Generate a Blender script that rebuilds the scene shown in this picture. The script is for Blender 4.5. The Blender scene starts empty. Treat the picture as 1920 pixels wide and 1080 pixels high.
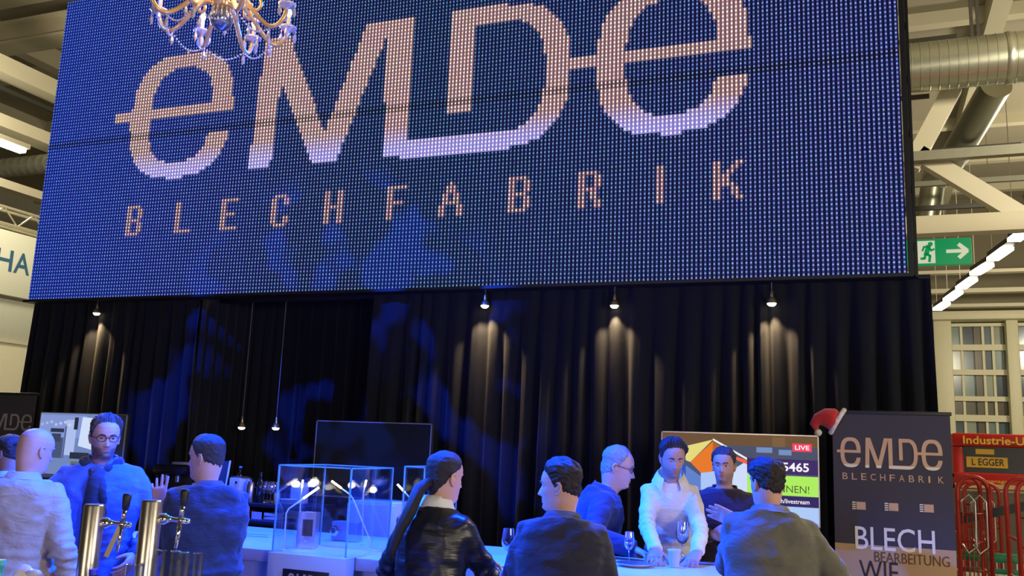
import bpy, bmesh, math, random
import numpy as np
from mathutils import Vector, Matrix, noise
rnd = random.Random(7)
scn = bpy.context.scene
COL = scn.collection
PI = math.pi
# ---------------------------------------------------------------- camera
# stand axes: X along the video wall (right), Y away from the viewer, Z up
FPX = 1700.0
CM = np.array([[0.9326, -0.0271, -0.3595], [0.3586, 0.1767, 0.9166], [0.0388, -0.9839, 0.1747]])
_X = CM[0] / np.linalg.norm(CM[0]); _Z = CM[2] - _X * CM[2].dot(_X); _Z /= np.linalg.norm(_Z)
CM = np.array([_X, np.cross(_Z, _X), _Z])
if CM[1][2] < 0: CM[1] = -CM[1]
CAMP = np.array([0.0, 0.0, 1.72])
def at(px, py, Y):
    """a point measured on the picture, at distance Y behind the viewer's plane"""
    r = CM @ np.array([px - 960.0, py - 540.0, FPX]); return CAMP + r * (Y / r[1])
def atz(px, py, z):
    r = CM @ np.array([px - 960.0, py - 540.0, FPX]); return CAMP + r * ((z - CAMP[2]) / r[2])
def atd(px, py, d):
    r = CM @ np.array([px - 960.0, py - 540.0, FPX]); return CAMP + r * (d / FPX)
cd = bpy.data.cameras.new('camera'); cam = bpy.data.objects.new('camera', cd); COL.objects.link(cam)
cd.sensor_width = 36; cd.lens = FPX / 1920 * 36; cd.clip_end = 300
rt = CM @ np.array([1, 0, 0]); up = CM @ np.array([0, -1, 0]); bk = CM @ np.array([0, 0, -1])
cam.matrix_world = Matrix(((rt[0], up[0], bk[0], 0), (rt[1], up[1], bk[1], 0), (rt[2], up[2], bk[2], CAMP[2]), (0, 0, 0, 1)))
scn.camera = cam
# ---------------------------------------------------------------- world, lights, exposure
W = bpy.data.worlds.new('hall_ambient'); scn.world = W; W.use_nodes = True
W.node_tree.nodes['Background'].inputs[0].default_value = (1.0, 0.86, 0.62, 1)
W.node_tree.nodes['Background'].inputs[1].default_value = 0.035
vs = scn.view_settings; vs.view_transform = 'Standard'; vs.look = 'None'; vs.gamma = 1; vs.exposure = 0.0; vs.use_curve_mapping = False
def area(name, loc, target, size, power, color):
    l = bpy.data.lights.new(name, 'AREA'); l.size = size; l.energy = power; l.color = color
    o = bpy.data.objects.new(name, l); COL.objects.link(o); o.location = loc
    o.rotation_euler = (Vector(target) - Vector(loc)).to_track_quat('-Z', 'Y').to_euler(); return o
def spot(name, loc, target, ang, power, color, blend=.5, radius=.08):
    l = bpy.data.lights.new(name, 'SPOT'); l.spot_size = math.radians(ang); l.spot_blend = blend
    l.energy = power; l.color = color; l.shadow_soft_size = radius
    o = bpy.data.objects.new(name, l); COL.objects.link(o); o.location = loc
    o.rotation_euler = (Vector(target) - Vector(loc)).to_track_quat('-Z', 'Y').to_euler(); return o
BLUE = (0.0, 0.048, 1.0)
WARM = (1.0, 0.88, 0.70)
# blue stage lamps hung over the bar; last two are added side fill
spot('stage_lamp_blue', (-2.2, 5.4, 4.85), (-2.3, 4.1, 1.1), 96, 4300, BLUE, .4, .12)
spot('stage_lamp_blue', (-3.4, 5.4, 4.85), (-3.4, 3.9, 1.1), 92, 4800, BLUE, .5, .12)
spot('stage_lamp_blue', (-6.2, 3.0, 4.6), (-1.2, 4.9, 1.35), 27, 6500, (0.0, 0.11, 1.0), .5, .10)
spot('stage_lamp_blue', (1.6, 3.6, 5.2), (-3.9, 4.1, 1.35), 22, 4200, (0.0, 0.11, 1.0), .5, .10)
# blue gobo lamp thrown at the drapes from the front
gl = spot('gobo_lamp_blue', (-4.2, 1.0, 6.0), (-4.9, 7.6, 2.05), 36, 9000, (0.0, 0.06, 1.0), .35, .015)
gl.data.use_nodes = True
_t = gl.data.node_tree; _e = _t.nodes['Emission']
_tc = _t.nodes.new('ShaderNodeTexCoord'); _v = _t.nodes.new('ShaderNodeTexNoise'); _r = _t.nodes.new('ShaderNodeValToRGB')
_v.inputs['Scale'].default_value = 16; _v.inputs['Detail'].default_value = 1.0
_r.color_ramp.elements[0].position = .52; _r.color_ramp.elements[1].position = .60
_t.links.new(_tc.outputs['Normal'], _v.inputs['Vector']); _t.links.new(_v.outputs['Fac'], _r.inputs['Fac']); _t.links.new(_r.outputs['Color'], _e.inputs['Strength'])
# added warm fill: area lights round the viewer, point lights in the hall
area('warm_fill', (4.5, -3.0, 2.3), (-1.6, 5.0, 1.3), 1.4, 150, WARM)
area('warm_fill', (6.5, 1.8, 2.7), (-1.0, 5.2, 1.4), 1.2, 240, WARM)
area('warm_fill', (-2.0, -6.0, 2.6), (-3.0, 5.0, 1.4), 1.4, 95, WARM)
def bulb(loc, power, r=.6):  # fill point added to brighten the roof and hall sides
    l = bpy.data.lights.new('hall_fill', 'POINT'); l.energy = power; l.color = (1.0, .90, .70); l.shadow_soft_size = r
    o = bpy.data.objects.new('hall_fill', l); COL.objects.link(o); o.location = loc
bulb((5.5, 14.0, 9.0), 2100); bulb((9.0, 31.0, 8.0), 3000); bulb((-17.0, 12.0, 8.0), 900); bulb((-11.5, 9.0, 6.5), 600); bulb((6.0, 6.0, 7.5), 300)
# ---------------------------------------------------------------- helpers
def tag(o, label=None, cat=None, group=None, kind=None):
    if label: o['label'] = label
    if cat: o['category'] = cat
    if group: o['group'] = group
    if kind: o['kind'] = kind
    return o
def thing(name, label, cat, loc=(0, 0, 0), rz=0, group=None):
    o = bpy.data.objects.new(name, None); COL.objects.link(o); o.empty_display_size = .1
    o.location = loc; o.rotation_euler = (0, 0, rz); return tag(o, label, cat, group)
def link(name, me, parent=None, loc=None):
    o = bpy.data.objects.new(name, me); COL.objects.link(o)
    if parent: o.parent = parent
    if loc is not None: o.location = loc
    return o
def copy_tree(o, parent=None):
    c = o.copy(); COL.objects.link(c); c.parent = parent
    for ch in list(o.children): copy_tree(ch, c)
    return c
def perp(d):
    d = Vector(d).normalized(); a = Vector((0, 0, 1)) if abs(d.z) < .9 else Vector((1, 0, 0))
    u = d.cross(a).normalized(); return u, d.cross(u).normalized()
class MB:
    def __init__(s): s.v = []; s.f = []; s.m = []; s.mi = 0
    def add(s, vs, fs):
        b = len(s.v); s.v += [tuple(float(q) for q in p) for p in vs]
        for f in fs: s.f.append(tuple(i + b for i in f)); s.m.append(s.mi)
        return s
    def box(s, c, sz, R=None, ch=0.0):
        x, y, z = [q / 2 for q in sz]
        if ch <= 0:
            vs = [(-x, -y, -z), (x, -y, -z), (x, y, -z), (-x, y, -z), (-x, -y, z), (x, -y, z), (x, y, z), (-x, y, z)]
            fs = [(0, 3, 2, 1), (4, 5, 6, 7), (0, 1, 5, 4), (1, 2, 6, 5), (2, 3, 7, 6), (3, 0, 4, 7)]
        else:
            bm = bmesh.new(); bmesh.ops.create_cube(bm, size=1)
            for v in bm.verts: v.co = Vector((v.co.x * 2 * x, v.co.y * 2 * y, v.co.z * 2 * z))
            bmesh.ops.bevel(bm, geom=bm.edges[:], offset=ch, segments=2, affect='EDGES', profile=.5)
            bm.verts.ensure_lookup_table(); bm.verts.index_update()
            vs = [tuple(v.co) for v in bm.verts]; fs = [tuple(v.index for v in f.verts) for f in bm.faces]; bm.free()
        if R is not None: vs = [R @ Vector(p) for p in vs]
        return s.add([(p[0] + c[0], p[1] + c[1], p[2] + c[2]) for p in vs], fs)
    def b2(s, a, b, ch=0.0):
        return s.box([(a[i] + b[i]) / 2 for i in range(3)], [abs(b[i] - a[i]) for i in range(3)], None, ch)
    def tube(s, pts, r, n=10, cap=True):
        pts = [Vector([float(q) for q in p]) for p in pts]
        rs = r if isinstance(r, (list, tuple)) else [r] * len(pts)
        vs = []; fs = []; pu = None
        for i, p in enumerate(pts):
            d = (pts[min(i + 1, len(pts) - 1)] - pts[max(i - 1, 0)])
            if d.length < 1e-9: d = Vector((0, 0, 1))
            d.normalize()
            if pu is None: u, w = perp(d)
            else:
                u = pu - d * pu.dot(d)
                if u.length < 1e-6: u, _ = perp(d)
                u.normalize(); w = d.cross(u)
            pu = u
            for k in range(n):
                a = 2 * PI * k / n; vs.append(p + (u * math.cos(a) + w * math.sin(a)) * rs[i])
        for i in range(len(pts) - 1):
            for k in range(n):
                a = i * n + k; b = i * n + (k + 1) % n; fs.append((a, b, b + n, a + n))
        if cap:
            fs.append(tuple(range(n))[::-1]); fs.append(tuple(range((len(pts) - 1) * n, len(pts) * n)))
        return s.add(vs, fs)
    def bar(s, a, b, w, h):
        a = Vector(a); b = Vector(b); d = b - a; q = d.to_track_quat('X', 'Z').to_matrix()
        return s.box((a + b) / 2, (d.length, w, h), q)
    def lathe(s, prof, c=(0, 0, 0), n=20, ax=None):
        vs = []; fs = []
        R = None
        if ax is not None: R = Vector((0, 0, 1)).rotation_difference(Vector(ax)).to_matrix()
        for r, z in prof:
            for k in range(n):
                a = 2 * PI * k / n; p = Vector((r * math.cos(a), r * math.sin(a), z))
                if R is not None: p = R @ p
                vs.append((p[0] + c[0], p[1] + c[1], p[2] + c[2]))
        for i in range(len(prof) - 1):
            for k in range(n):
                a = i * n + k; b = i * n + (k + 1) % n; fs.append((a, b, b + n, a + n))
        if prof[0][0] > 1e-5: fs.append(tuple(range(n))[::-1])
        if prof[-1][0] > 1e-5: fs.append(tuple(range((len(prof) - 1) * n, len(prof) * n)))
        return s.add(vs, fs)
    def ball(s, c, r, n=14, sc=(1, 1, 1)):
        prof = [(r * math.sin(PI * i / n) + 1e-6, -r * math.cos(PI * i / n)) for i in range(n + 1)]
        b = len(s.v); s.lathe(prof, (0, 0, 0), n + 4)
        for i in range(b, len(s.v)):
            p = s.v[i]; s.v[i] = (p[0] * sc[0] + c[0], p[1] * sc[1] + c[1], p[2] * sc[2] + c[2])
        return s
    def poly(s, pts, thick=None, nrm=(0, -1, 0)):
        n = len(pts)
        if not thick: return s.add(pts, [tuple(range(n))])
        q = [tuple(p[i] + nrm[i] * thick for i in range(3)) for p in pts]
        return s.add(list(pts) + q, [tuple(range(n))[::-1], tuple(range(n, 2 * n))] + [(i, (i + 1) % n, n + (i + 1) % n, n + i) for i in range(n)])
    def xf(s, M):
        s.v = [tuple(M @ Vector(p)) for p in s.v]; return s
    def mesh(s, name, mats, smooth=False):
        me = bpy.data.meshes.new(name); me.from_pydata(s.v, [], s.f)
        if not isinstance(mats, (list, tuple)): mats = [mats]
        for m in mats: me.materials.append(m)
        if len(mats) > 1: me.polygons.foreach_set('material_index', s.m)
        if smooth:
            me.polygons.foreach_set('use_smooth', [True] * len(me.polygons))
            if smooth == 'auto': me.set_sharp_from_angle(angle=math.radians(38))
        me.validate(); return me
    def build(s, name, mats, parent=None, loc=None, smooth='auto'):
        return link(name, s.mesh(name, mats, smooth), parent, loc)
# ---------------------------------------------------------------- materials
MATS = {}
def mat(name, col, rough=.55, metal=0.0, var=.12, nscale=8.0, bump=0.0, bscale=60.0, spec=.5, stretch=None, emit=None, estr=0.0, coat=0.0, sheen=0.0, hue=None):
    if name in MATS: return MATS[name]
    m = bpy.data.materials.new(name); m.use_nodes = True; t = m.node_tree; b = t.nodes['Principled BSDF']
    b.inputs['Roughness'].default_value = rough; b.inputs['Metallic'].default_value = metal; b.inputs['Specular IOR Level'].default_value = spec
    if coat: b.inputs['Coat Weight'].default_value = coat
    if sheen: b.inputs['Sheen Weight'].default_value = sheen
    tc = t.nodes.new('ShaderNodeTexCoord'); vec = tc.outputs['Object']
    if stretch:
        mp = t.nodes.new('ShaderNodeMapping'); mp.inputs['Scale'].default_value = stretch; t.links.new(vec, mp.inputs['Vector']); vec = mp.outputs[0]
    if var > 0:
        n = t.nodes.new('ShaderNodeTexNoise'); n.inputs['Scale'].default_value = nscale; n.inputs['Detail'].default_value = 4
        t.links.new(vec, n.inputs['Vector'])
        mx = t.nodes.new('ShaderNodeMix'); mx.data_type = 'RGBA'
        lo = tuple(c * (1 - var) for c in col); hi = tuple(min(1, c * (1 + var)) for c in (hue or col))
        mx.inputs[6].default_value = (*lo, 1); mx.inputs[7].default_value = (*hi, 1)
        t.links.new(n.outputs['Fac'], mx.inputs[0]); t.links.new(mx.outputs[2], b.inputs['Base Color'])
    else: b.inputs['Base Color'].default_value = (*col, 1)
    if bump > 0:
        n2 = t.nodes.new('ShaderNodeTexNoise'); n2.inputs['Scale'].default_value = bscale; n2.inputs['Detail'].default_value = 3
        t.links.new(vec, n2.inputs['Vector'])
        bp = t.nodes.new('ShaderNodeBump'); bp.inputs['Strength'].default_value = bump; bp.inputs['Distance'].default_value = .01
        t.links.new(n2.outputs['Fac'], bp.inputs['Height']); t.links.new(bp.outputs[0], b.inputs['Normal'])
    if emit: b.inputs['Emission Color'].default_value = (*emit, 1); b.inputs['Emission Strength'].default_value = estr
    MATS[name] = m; return m
def srgb(r, g, b):
    return tuple((c / 255 / 12.92) if c / 255 <= .04045 else ((c / 255 + .055) / 1.055) ** 2.4 for c in (r, g, b))
def glow(name, col, strength):
    if name in MATS: return MATS[name]
    m = bpy.data.materials.new(name); m.use_nodes = True; t = m.node_tree; b = t.nodes['Principled BSDF']
    b.inputs['Base Color'].default_value = (.02, .02, .02, 1); b.inputs['Roughness'].default_value = .3; b.inputs['Specular IOR Level'].default_value = .08
    b.inputs['Emission Color'].default_value = (*col, 1); b.inputs['Emission Strength'].default_value = strength
    MATS[name] = m; return m
def scr(r, g, b, k=1.0):     # a colour shown on a lit screen
    return glow('screen_%d_%d_%d_%d' % (r, g, b, k * 100), srgb(r, g, b), k)
def glass(name, tint=(.95, .98, 1), gl=.12, rough=.02):
    if name in MATS: return MATS[name]
    m = bpy.data.materials.new(name); m.use_nodes = True; t = m.node_tree
    for n in list(t.nodes): t.nodes.remove(n)
    o = t.nodes.new('ShaderNodeOutputMaterial'); a = t.nodes.new('ShaderNodeBsdfTransparent'); g = t.nodes.new('ShaderNodeBsdfGlossy'); x = t.nodes.new('ShaderNodeMixShader')
    lw = t.nodes.new('ShaderNodeLayerWeight'); lw.inputs[0].default_value = .25
    mr = t.nodes.new('ShaderNodeMapRange'); mr.inputs[3].default_value = gl * .5; mr.inputs[4].default_value = min(1, gl * 5)
    a.inputs[0].default_value = (*tint, 1); g.inputs['Roughness'].default_value = rough
    t.links.new(lw.outputs['Facing'], mr.inputs[0]); t.links.new(mr.outputs[0], x.inputs[0])
    t.links.new(a.outputs[0], x.inputs[1]); t.links.new(g.outputs[0], x.inputs[2]); t.links.new(x.outputs[0], o.inputs[0])
    MATS[name] = m; return m
M_BLACK = mat('black_paint', (.012, .012, .014), .5, var=.2)
M_STEEL = mat('brushed_steel', (.55, .50, .42), .28, 1.0, .15, 3, .05, 40, stretch=(40, 40, 1))
M_CHROME = mat('polished_chrome', (.75, .74, .72), .12, 1.0, .05)
M_WHITE = mat('white_lacquer', (.58, .58, .57), .35, 0, .03, 4)
M_GLASS = glass('clear_glass')
FONTCACHE = {}
def text_mb(txt, w=None, h=1.0, bold=0.0):
    """flat lettering in the XZ plane, lower-left at the origin, facing -Y"""
    c = bpy.data.curves.new('lettering', 'FONT'); c.body = txt; c.size = 1; c.offset = bold; c.resolution_u = 3
    o = bpy.data.objects.new('lettering', c); COL.objects.link(o)
    dg = bpy.context.evaluated_depsgraph_get(); me = bpy.data.meshes.new_from_object(o.evaluated_get(dg))
    v = np.array([tuple(p.co) for p in me.vertices]); f = [tuple(p.vertices) for p in me.polygons]
    bpy.data.objects.remove(o); bpy.data.curves.remove(c); bpy.data.meshes.remove(me)
    v -= v.min(0); e = v.max(0); sy = h / e[1]; sx = (w / e[0]) if w else sy
    mb = MB(); mb.add([(p[0] * sx, 0, p[1] * sy) for p in v], f); return mb
def text(name, txt, loc, w, h, m, parent, bold=0.0, rz=0.0, local=True):
    mb = text_mb(txt, w, h, bold)
    if rz: mb.xf(Matrix.Rotation(rz, 4, 'Z'))
    return mb.build(name, m, parent, loc, False)
# ---- the stand's word mark, as outline pieces in units measured along the video wall
def se(cx, cz, rx, rz, a, p=2.7):
    c, s = math.cos(a), math.sin(a)
    return (cx + rx * math.copysign(abs(c) ** (2 / p), c), cz + rz * math.copysign(abs(s) ** (2 / p), s))
def clip_below(p, zc):
    out = []
    for i in range(len(p)):
        a, b = p[i], p[(i + 1) % len(p)]
        if a[1] <= zc: out.append(a)
        if (a[1] - zc) * (b[1] - zc) < 0: q = (zc - a[1]) / (b[1] - a[1]); out.append((a[0] + (b[0] - a[0]) * q, zc))
    return out
def e_pieces(x0, x1, bar0):
    cx, cz, rx, rz = (x0 + x1) / 2, 5.205, (x1 - x0) / 2, .725
    ps = []; n = 44; a0 = math.radians(4); a1 = math.radians(347)
    for i in range(n):
        q = [a0 + (a1 - a0) * (i + k) / n for k in (0, 1)]
        o0, o1 = se(cx, cz, rx, rz, q[0]), se(cx, cz, rx, rz, q[1]); i0, i1 = se(cx, cz, rx - .27, rz - .18, q[0]), se(cx, cz, rx - .27, rz - .18, q[1])
        pc = [i0, o0, o1, i1]
        if q[0] > 1.5 * PI: pc = clip_below(pc, 4.955)
        if len(pc) > 2: ps.append(pc)
    ps.append([(bar0, 5.185), (x1, 5.185), (x1, 5.315), (bar0, 5.315)]); return ps
def logo_pieces():
    ps = e_pieces(-7.64, -6.25, -7.88) + e_pieces(-2.20, -.84, -2.46)
    ps += [[(-5.97, 4.49), (-5.70, 4.49), (-5.62, 5.93), (-5.90, 5.93)], [(-5.19, 4.49), (-4.91, 4.49), (-5.58, 5.93), (-5.88, 5.93)],
           [(-5.19, 4.49), (-4.91, 4.49), (-4.36, 5.93), (-4.66, 5.93)], [(-4.38, 4.49), (-4.11, 4.49), (-4.11, 5.93), (-4.40, 5.93)],
           [(-4.20, 4.48), (-3.1, 4.48), (-3.1, 4.65), (-4.20, 4.65)], [(-3.68, 4.90), (-3.44, 4.90), (-3.44, 5.85), (-3.68, 5.85)],
           [(-3.68, 5.75), (-3.1, 5.75), (-3.1, 5.93), (-3.68, 5.93)]]
    n = 24
    for i in range(n):
        q = [-PI / 2 + PI * (i + k) / n for k in (0, 1)]
        f = lambda a, rx, rz: (se(-3.12, 5.205, rx, rz, a, 2.5))
        ps.append([f(q[0], .42, .555), f(q[0], .67, .725), f(q[1], .67, .725), f(q[1], .42, .555)])
    return ps
LOGO = logo_pieces()
def logo_mb(w, h):
    mb = MB()
    for k, p in enumerate(LOGO):
        mb.poly([((x + 7.88) / 7.04 * w, -.00001 * k, (z - 4.48) / 1.45 * h) for x, z in p])
    return mb
def logo_foot_mb(w, h, zc=4.62):
    mb = MB()
    for k, p in enumerate(LOGO):
        q = clip_below(p, zc)
        if len(q) > 2: mb.poly([((x + 7.88) / 7.04 * w, -.0015 - .00001 * k, (z - 4.48) / 1.45 * h) for x, z in q])
    return mb
# ================================================================ the setting: hall shell
M_CONC = mat('pale_concrete', srgb(150, 148, 138), .6, 0, .12, 1.2, .1, 30)
M_DECK = mat('roof_deck', srgb(150, 142, 120), .7, 0, .10, .5)
M_CREAM = mat('cream_painted_steel', srgb(196, 188, 160), .5, 0, .06, 1.0)
M_DKSTEEL = mat('dark_conduit', srgb(60, 58, 50), .5, .3, .1)
M_ZINC = mat('galvanised_duct', srgb(170, 170, 150), .32, .85, .12, 1.5, .04, 10)
M_PLAST = mat('cream_plaster', srgb(205, 200, 178), .8, 0, .06, .8)
tag(MB().add([(-40, -15, 0), (40, -15, 0), (40, 60, 0), (-40, 60, 0)], [(0, 1, 2, 3)]).build('floor', M_CONC), kind='structure')
tag(MB().b2((-9.2, 1.2, 0), (1.4, 8.8, .004)).build('floor', mat('dark_bounce_blocker', (.03, .03, .034), .95, 0, .2, 40, .4, 200)), kind='structure')  # unseen dark slab added under the bar to cut blue floor bounce
ceil = tag(MB().b2((-40, -15, 13.6), (40, 60, 13.8)).build('ceiling', M_DECK), kind='structure')
for i in range(10):
    y = 8 + 4.2 * i
    MB().b2((-40, y, 13.25), (40, y + .35, 13.6)).build('purlin', M_CREAM, ceil)
for x in (-30, -24, -18, 3.2, 7.0, 11):
    MB().b2((x, -15, 13.0), (x + .45, 58, 13.6)).build('rafter', M_CREAM, ceil)
# far wall with offices behind glass
wall = tag(MB().b2((-40, 46.2, 0), (40, 46.5, 13.6)).build('wall_back', M_PLAST), kind='structure')
FY = 44.0
def fx(px, py=700): return at(px, py, FY)[0]
def fz(py, px=1830): return at(px, py, FY)[2]
M_WFR = mat('cream_window_frame', srgb(206, 200, 165), .5, 0, .05)
paneM = [mat('pane_%d' % i, srgb(*c), .15, 0, .35, .7, spec=.6) for i, c in enumerate([(120, 138, 130), (88, 104, 108), (62, 74, 84), (140, 146, 128), (98, 92, 76)])]
rows = [612, 648, 656, 694, 702, 744, 752, 776, 796, 802, 830, 872]
wz = [fz(r) for r in rows]
for wn, (pa, pb) in enumerate([(1786, 1888), (1911, 2020), (2045, 2150)]):
    xa, xb = fx(pa), fx(pb); z1 = fz(612); z0 = fz(880)
    wo = MB().b2((xa, FY + .30, z0), (xb, FY + .36, z1)).build('window_%d' % (wn + 1), paneM[2]); tag(wo, kind='structure')
    cuts = [xa + (xb - xa) * q for q in (0, .2, .42, .60, .78, 1)]
    for zi, (ra, rb) in enumerate([(612, 646), (657, 693), (703, 743), (752, 778), (790, 820), (826, 850), (856, 880)]):
        for ci in range(5):
            MB().b2((cuts[ci] + .04, FY + .20 - .03 * ((ci + zi) % 2), fz(rb)), (cuts[ci + 1] - .04, FY + .26, fz(ra))).build('pane', paneM[(ci * 2 + zi * 3 + wn + ci * zi) % 5], wo)
    for ra, rb in [(606, 612), (646, 657), (693, 703), (743, 752), (778, 790), (820, 826), (850, 856)]:
        MB().b2((xa, FY, fz(rb)), (xb, FY + .3, fz(ra))).build('window_rail', M_WFR, wo)
    for c in (cuts[1], cuts[3], cuts[4]):
        MB().b2((c - .05, FY + .08, z0), (c + .05, FY + .3, z1)).build('mullion', M_WFR, wo)
for k, (pa, pb) in enumerate([(1752, 1786), (1888, 1911), (2020, 2045)]):
    tag(MB().b2((fx(pa), FY - .5, 0), (fx(pb), FY + .5, fz(600)), .05).build('trim_%d' % (k + 1), M_WFR), kind='structure')
tag(MB().b2((fx(1600), FY - .9, fz(604)), (fx(2200), FY + .3, fz(588)), .05).build('trim_4', M_WFR), kind='structure')
tag(MB().b2((fx(1600), FY + .2, fz(588)), (fx(2200), FY + .5, 13.6)).build('trim_5', mat('olive_gallery', srgb(120, 112, 88), .7, 0, .3, .4)), kind='structure')  # mottled olive-brown band above the windows
# gallery clutter: ledges along the upper back wall
for k, (ra, rb, yy) in enumerate([(505, 511, 40.0), (540, 548, 41.5), (569, 575, 42.5)]):
    tag(MB().b2((at(1600, 500, yy)[0], yy, at(1830, rb, yy)[2]), (at(2150, 500, yy)[0], yy + .4, at(1830, ra, yy)[2])).build('trim_%d' % (6 + k), M_CREAM), kind='structure')
tag(MB().b2((-40, -15, 0), (-39.7, 60, 13.6)).build('wall_left', M_PLAST), kind='structure')

# ---------------- roof truss and ducts to the right of the video wall
def spiral_duct(name, label, p0, p1, r, pitch, cat='duct'):
    d = Vector(p1) - Vector(p0); L = d.length; o = thing(name, label, cat, p0)
    n = int(L / pitch); prof = []
    for i in range(n):
        z = i * pitch; prof += [(r, z), (r, z + pitch * .82), (r * 1.018, z + pitch * .86), (r * 1.018, z + pitch * .96)]
    mb = MB(); mb.lathe(prof, n=32, ax=d.normalized()); mb.build('duct_tube', M_ZINC, o)
    return o, d.normalized(), L
DY = 19.0
c0 = at(1718, 127, DY); c1 = at(1910, 112, DY); dr = 47.5 * 17.6 / 1700
duct, dd, dl = spiral_duct('ventilation_duct', 'wide round galvanised spiral duct under the roof right of the video wall', (c0[0] - 4, DY, c0[2]), (c0[0] + 9, DY, c0[2]), dr, .17)
cx = at(1884, 112, DY)[0]
MB().lathe([(dr * 1.03, 0), (dr * 1.05, .03), (dr * 1.05, .09), (dr * 1.03, .12)], (cx - (c0[0] - 4), 0, 0), 32, (1, 0, 0)).build('coupling', M_ZINC, duct)
for px in (1822, 1834):
    h = at(px, 60, DY)
    MB().b2((h[0] - .03 - (c0[0] - 4), -.03, dr), (h[0] + .03 - (c0[0] - 4), .03, 13.3 - c0[2])).build('hanger_rod', M_DKSTEEL, duct)
pb0 = at(1868, 160, 21); pb1 = at(1790, 292, 23.5); pb2 = at(1750, 340, 24.2); pb3 = at(1738, 425, 24.2)
br = thing('branch_duct', 'narrow galvanised branch duct running slantwise below the wide duct', 'duct', tuple(pb0))
mb = MB(); mb.tube([p - pb0 for p in (pb0, pb1)], .33, 20); mb.build('duct_tube', M_ZINC, br)
mb = MB(); mb.tube([p - pb0 for p in (pb1, pb1 * .5 + pb2 * .5 + np.array([.05, 0, -.05]), pb2)], .31, 20); mb.build('duct_elbow', M_ZINC, br)
mb = MB(); mb.tube([p - pb0 for p in (pb2, pb3)], .28, 20); mb.build('duct_drop', M_ZINC, br)
TY = 20.0
tr = thing('roof_truss', 'cream steel roof truss with slanted braces right of the video wall', 'truss', tuple(at(1730, 425, TY)))
o0 = Vector(at(1730, 425, TY))
la, lb = at(1700, 428, TY), at(1960, 414, TY)
mb = MB(); mb.b2((-5, -.18, -.19), (14, .18, .19), .02); mb.build('bottom_chord', M_CREAM, tr)
mb = MB(); mb.bar(Vector(at(1787, 165, TY)) - o0, Vector(at(1707, 315, TY)) - o0, .3, .36); mb.build('brace', M_CREAM, tr)
mb = MB(); mb.bar(Vector(at(1722, 290, TY)) - o0, Vector(at(1925, 412, TY)) - o0, .3, .34); mb.build('brace', M_CREAM, tr)
for py, th, yy, px1 in [(292, .20, 19.7, 2050), (343, .12, 23.0, 2050), (388, .10, 21.5, 1862), (180, .09, 21.5, 1742), (75, .09, 21.5, 1794), (283, .10, 22.5, 1915)]:
    a = at(1690, py + 5, yy); b = at(px1, py - 7, yy); 
    t = thing('roof_pipe', {292: 'grey steel tie beam crossing the upper end of the long brace', 343: 'thin grey pipe crossing behind the middle of the long brace', 388: 'black cable tray ending just above the truss bottom chord', 180: 'short dark lamp rail just below the wide duct', 75: 'dark lamp rail along the top of the wide duct', 283: 'black lamp rail just above the grey tie beam'}[py], 'pipe', tuple(a))
    dpx = Vector((b[0] - a[0], 0, 0))
    MB().b2((-3, -th / 2, -th / 2), (dpx.x, th / 2, th / 2)).build('rail', M_DKSTEEL if py in (388, 283, 75, 180) else mat('grey_steel', srgb(126, 124, 104), .5, .2, .1), t)
    x = -2.5; MB().b2((x - .02, -.02, th / 2), (x + .02, .02, 13.3 - a[2])).build('hanger', M_DKSTEEL, t)
# lamp row running into the depth
M_TUBE = glow('lit_tube', (1.0, .90, .74), 9.0)
lamps = [((1757, 580), (1780, 565)), ((1777, 562), (1804, 543)), ((1801, 540), (1832, 518)), ((1828, 513), (1863, 491)), ((1861, 486), (1900, 458)), ((1901, 450), (1952, 412))]
pL = []
LZ = 8.0
row_names = ['farthest', 'second farthest', 'third farthest', 'third nearest', 'second nearest', 'nearest']
for i, (a, b) in enumerate(lamps):
    A = atz(*a, LZ); B = atz(*b, LZ); dv = Vector(B - A)
    t = thing('tube_lamp', 'glowing strip lamp, %s of the row right of the exit sign' % row_names[i], 'lamp', tuple(A), group='strip lamps right of the exit sign')
    mb = MB(); mb.bar((0, 0, 0), dv * .74, .34, .10); mb.build('diffuser', M_TUBE, t)
    mb = MB(); mb.bar(Vector((0, 0, .14)), dv + Vector((0, 0, .14)), .30, .14); mb.build('housing', M_DKSTEEL, t)
    MB().b2((-.01, -.01, .2), (.01, .01, 13.59 - LZ)).build('hanger', M_CREAM, t)
# exit sign
ex = at(1724, 470, 11.5); e1 = at(1822, 468, 11.5)
M_GREEN = mat('exit_green', srgb(0, 152, 90), .5, 0, .03, emit=srgb(0, 152, 90), estr=.45)
M_SIGNW = mat('exit_white', srgb(225, 228, 205), .5, 0, .02, emit=srgb(225, 228, 205), estr=.45)
sg = thing('exit_sign', 'green emergency exit sign with running figure and white arrow', 'sign', (ex[0], 11.5, at(1774, 496, 11.5)[2]))
sw = e1[0] - ex[0]; sh = at(1774, 447, 11.5)[2] - at(1774, 496, 11.5)[2]
MB().b2((-.25, 0, 0), (sw, .06, sh), .006).build('sign_board', M_GREEN, sg)
mb = MB(); mb.b2((-.02, -.006, sh * .07), (sw * .30, 0, sh * .93)); pnl = mb.build('door_field', M_SIGNW, sg)
mb = MB(); W_, y_ = sw, -.008
mb.lathe([(sh * .085, 0), (sh * .085, .004)], (sw * .215, y_, sh * .80), 14, (0, -1, 0))
def limb(mb, pts, w, y):
    for (a, b) in zip(pts, pts[1:]):
        a = Vector((a[0], 0, a[1])); b = Vector((b[0], 0, b[1])); d = (b - a); n = Vector((-d.z, 0, d.x)).normalized() * w / 2; e = d.normalized() * w * .35
        mb.poly([tuple(q + Vector((0, y, 0))) for q in (a - n - e, b - n + e, b + n + e, a + n - e)], .004)
S = lambda *p: [(x * sw, z * sh) for x, z in p]
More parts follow.
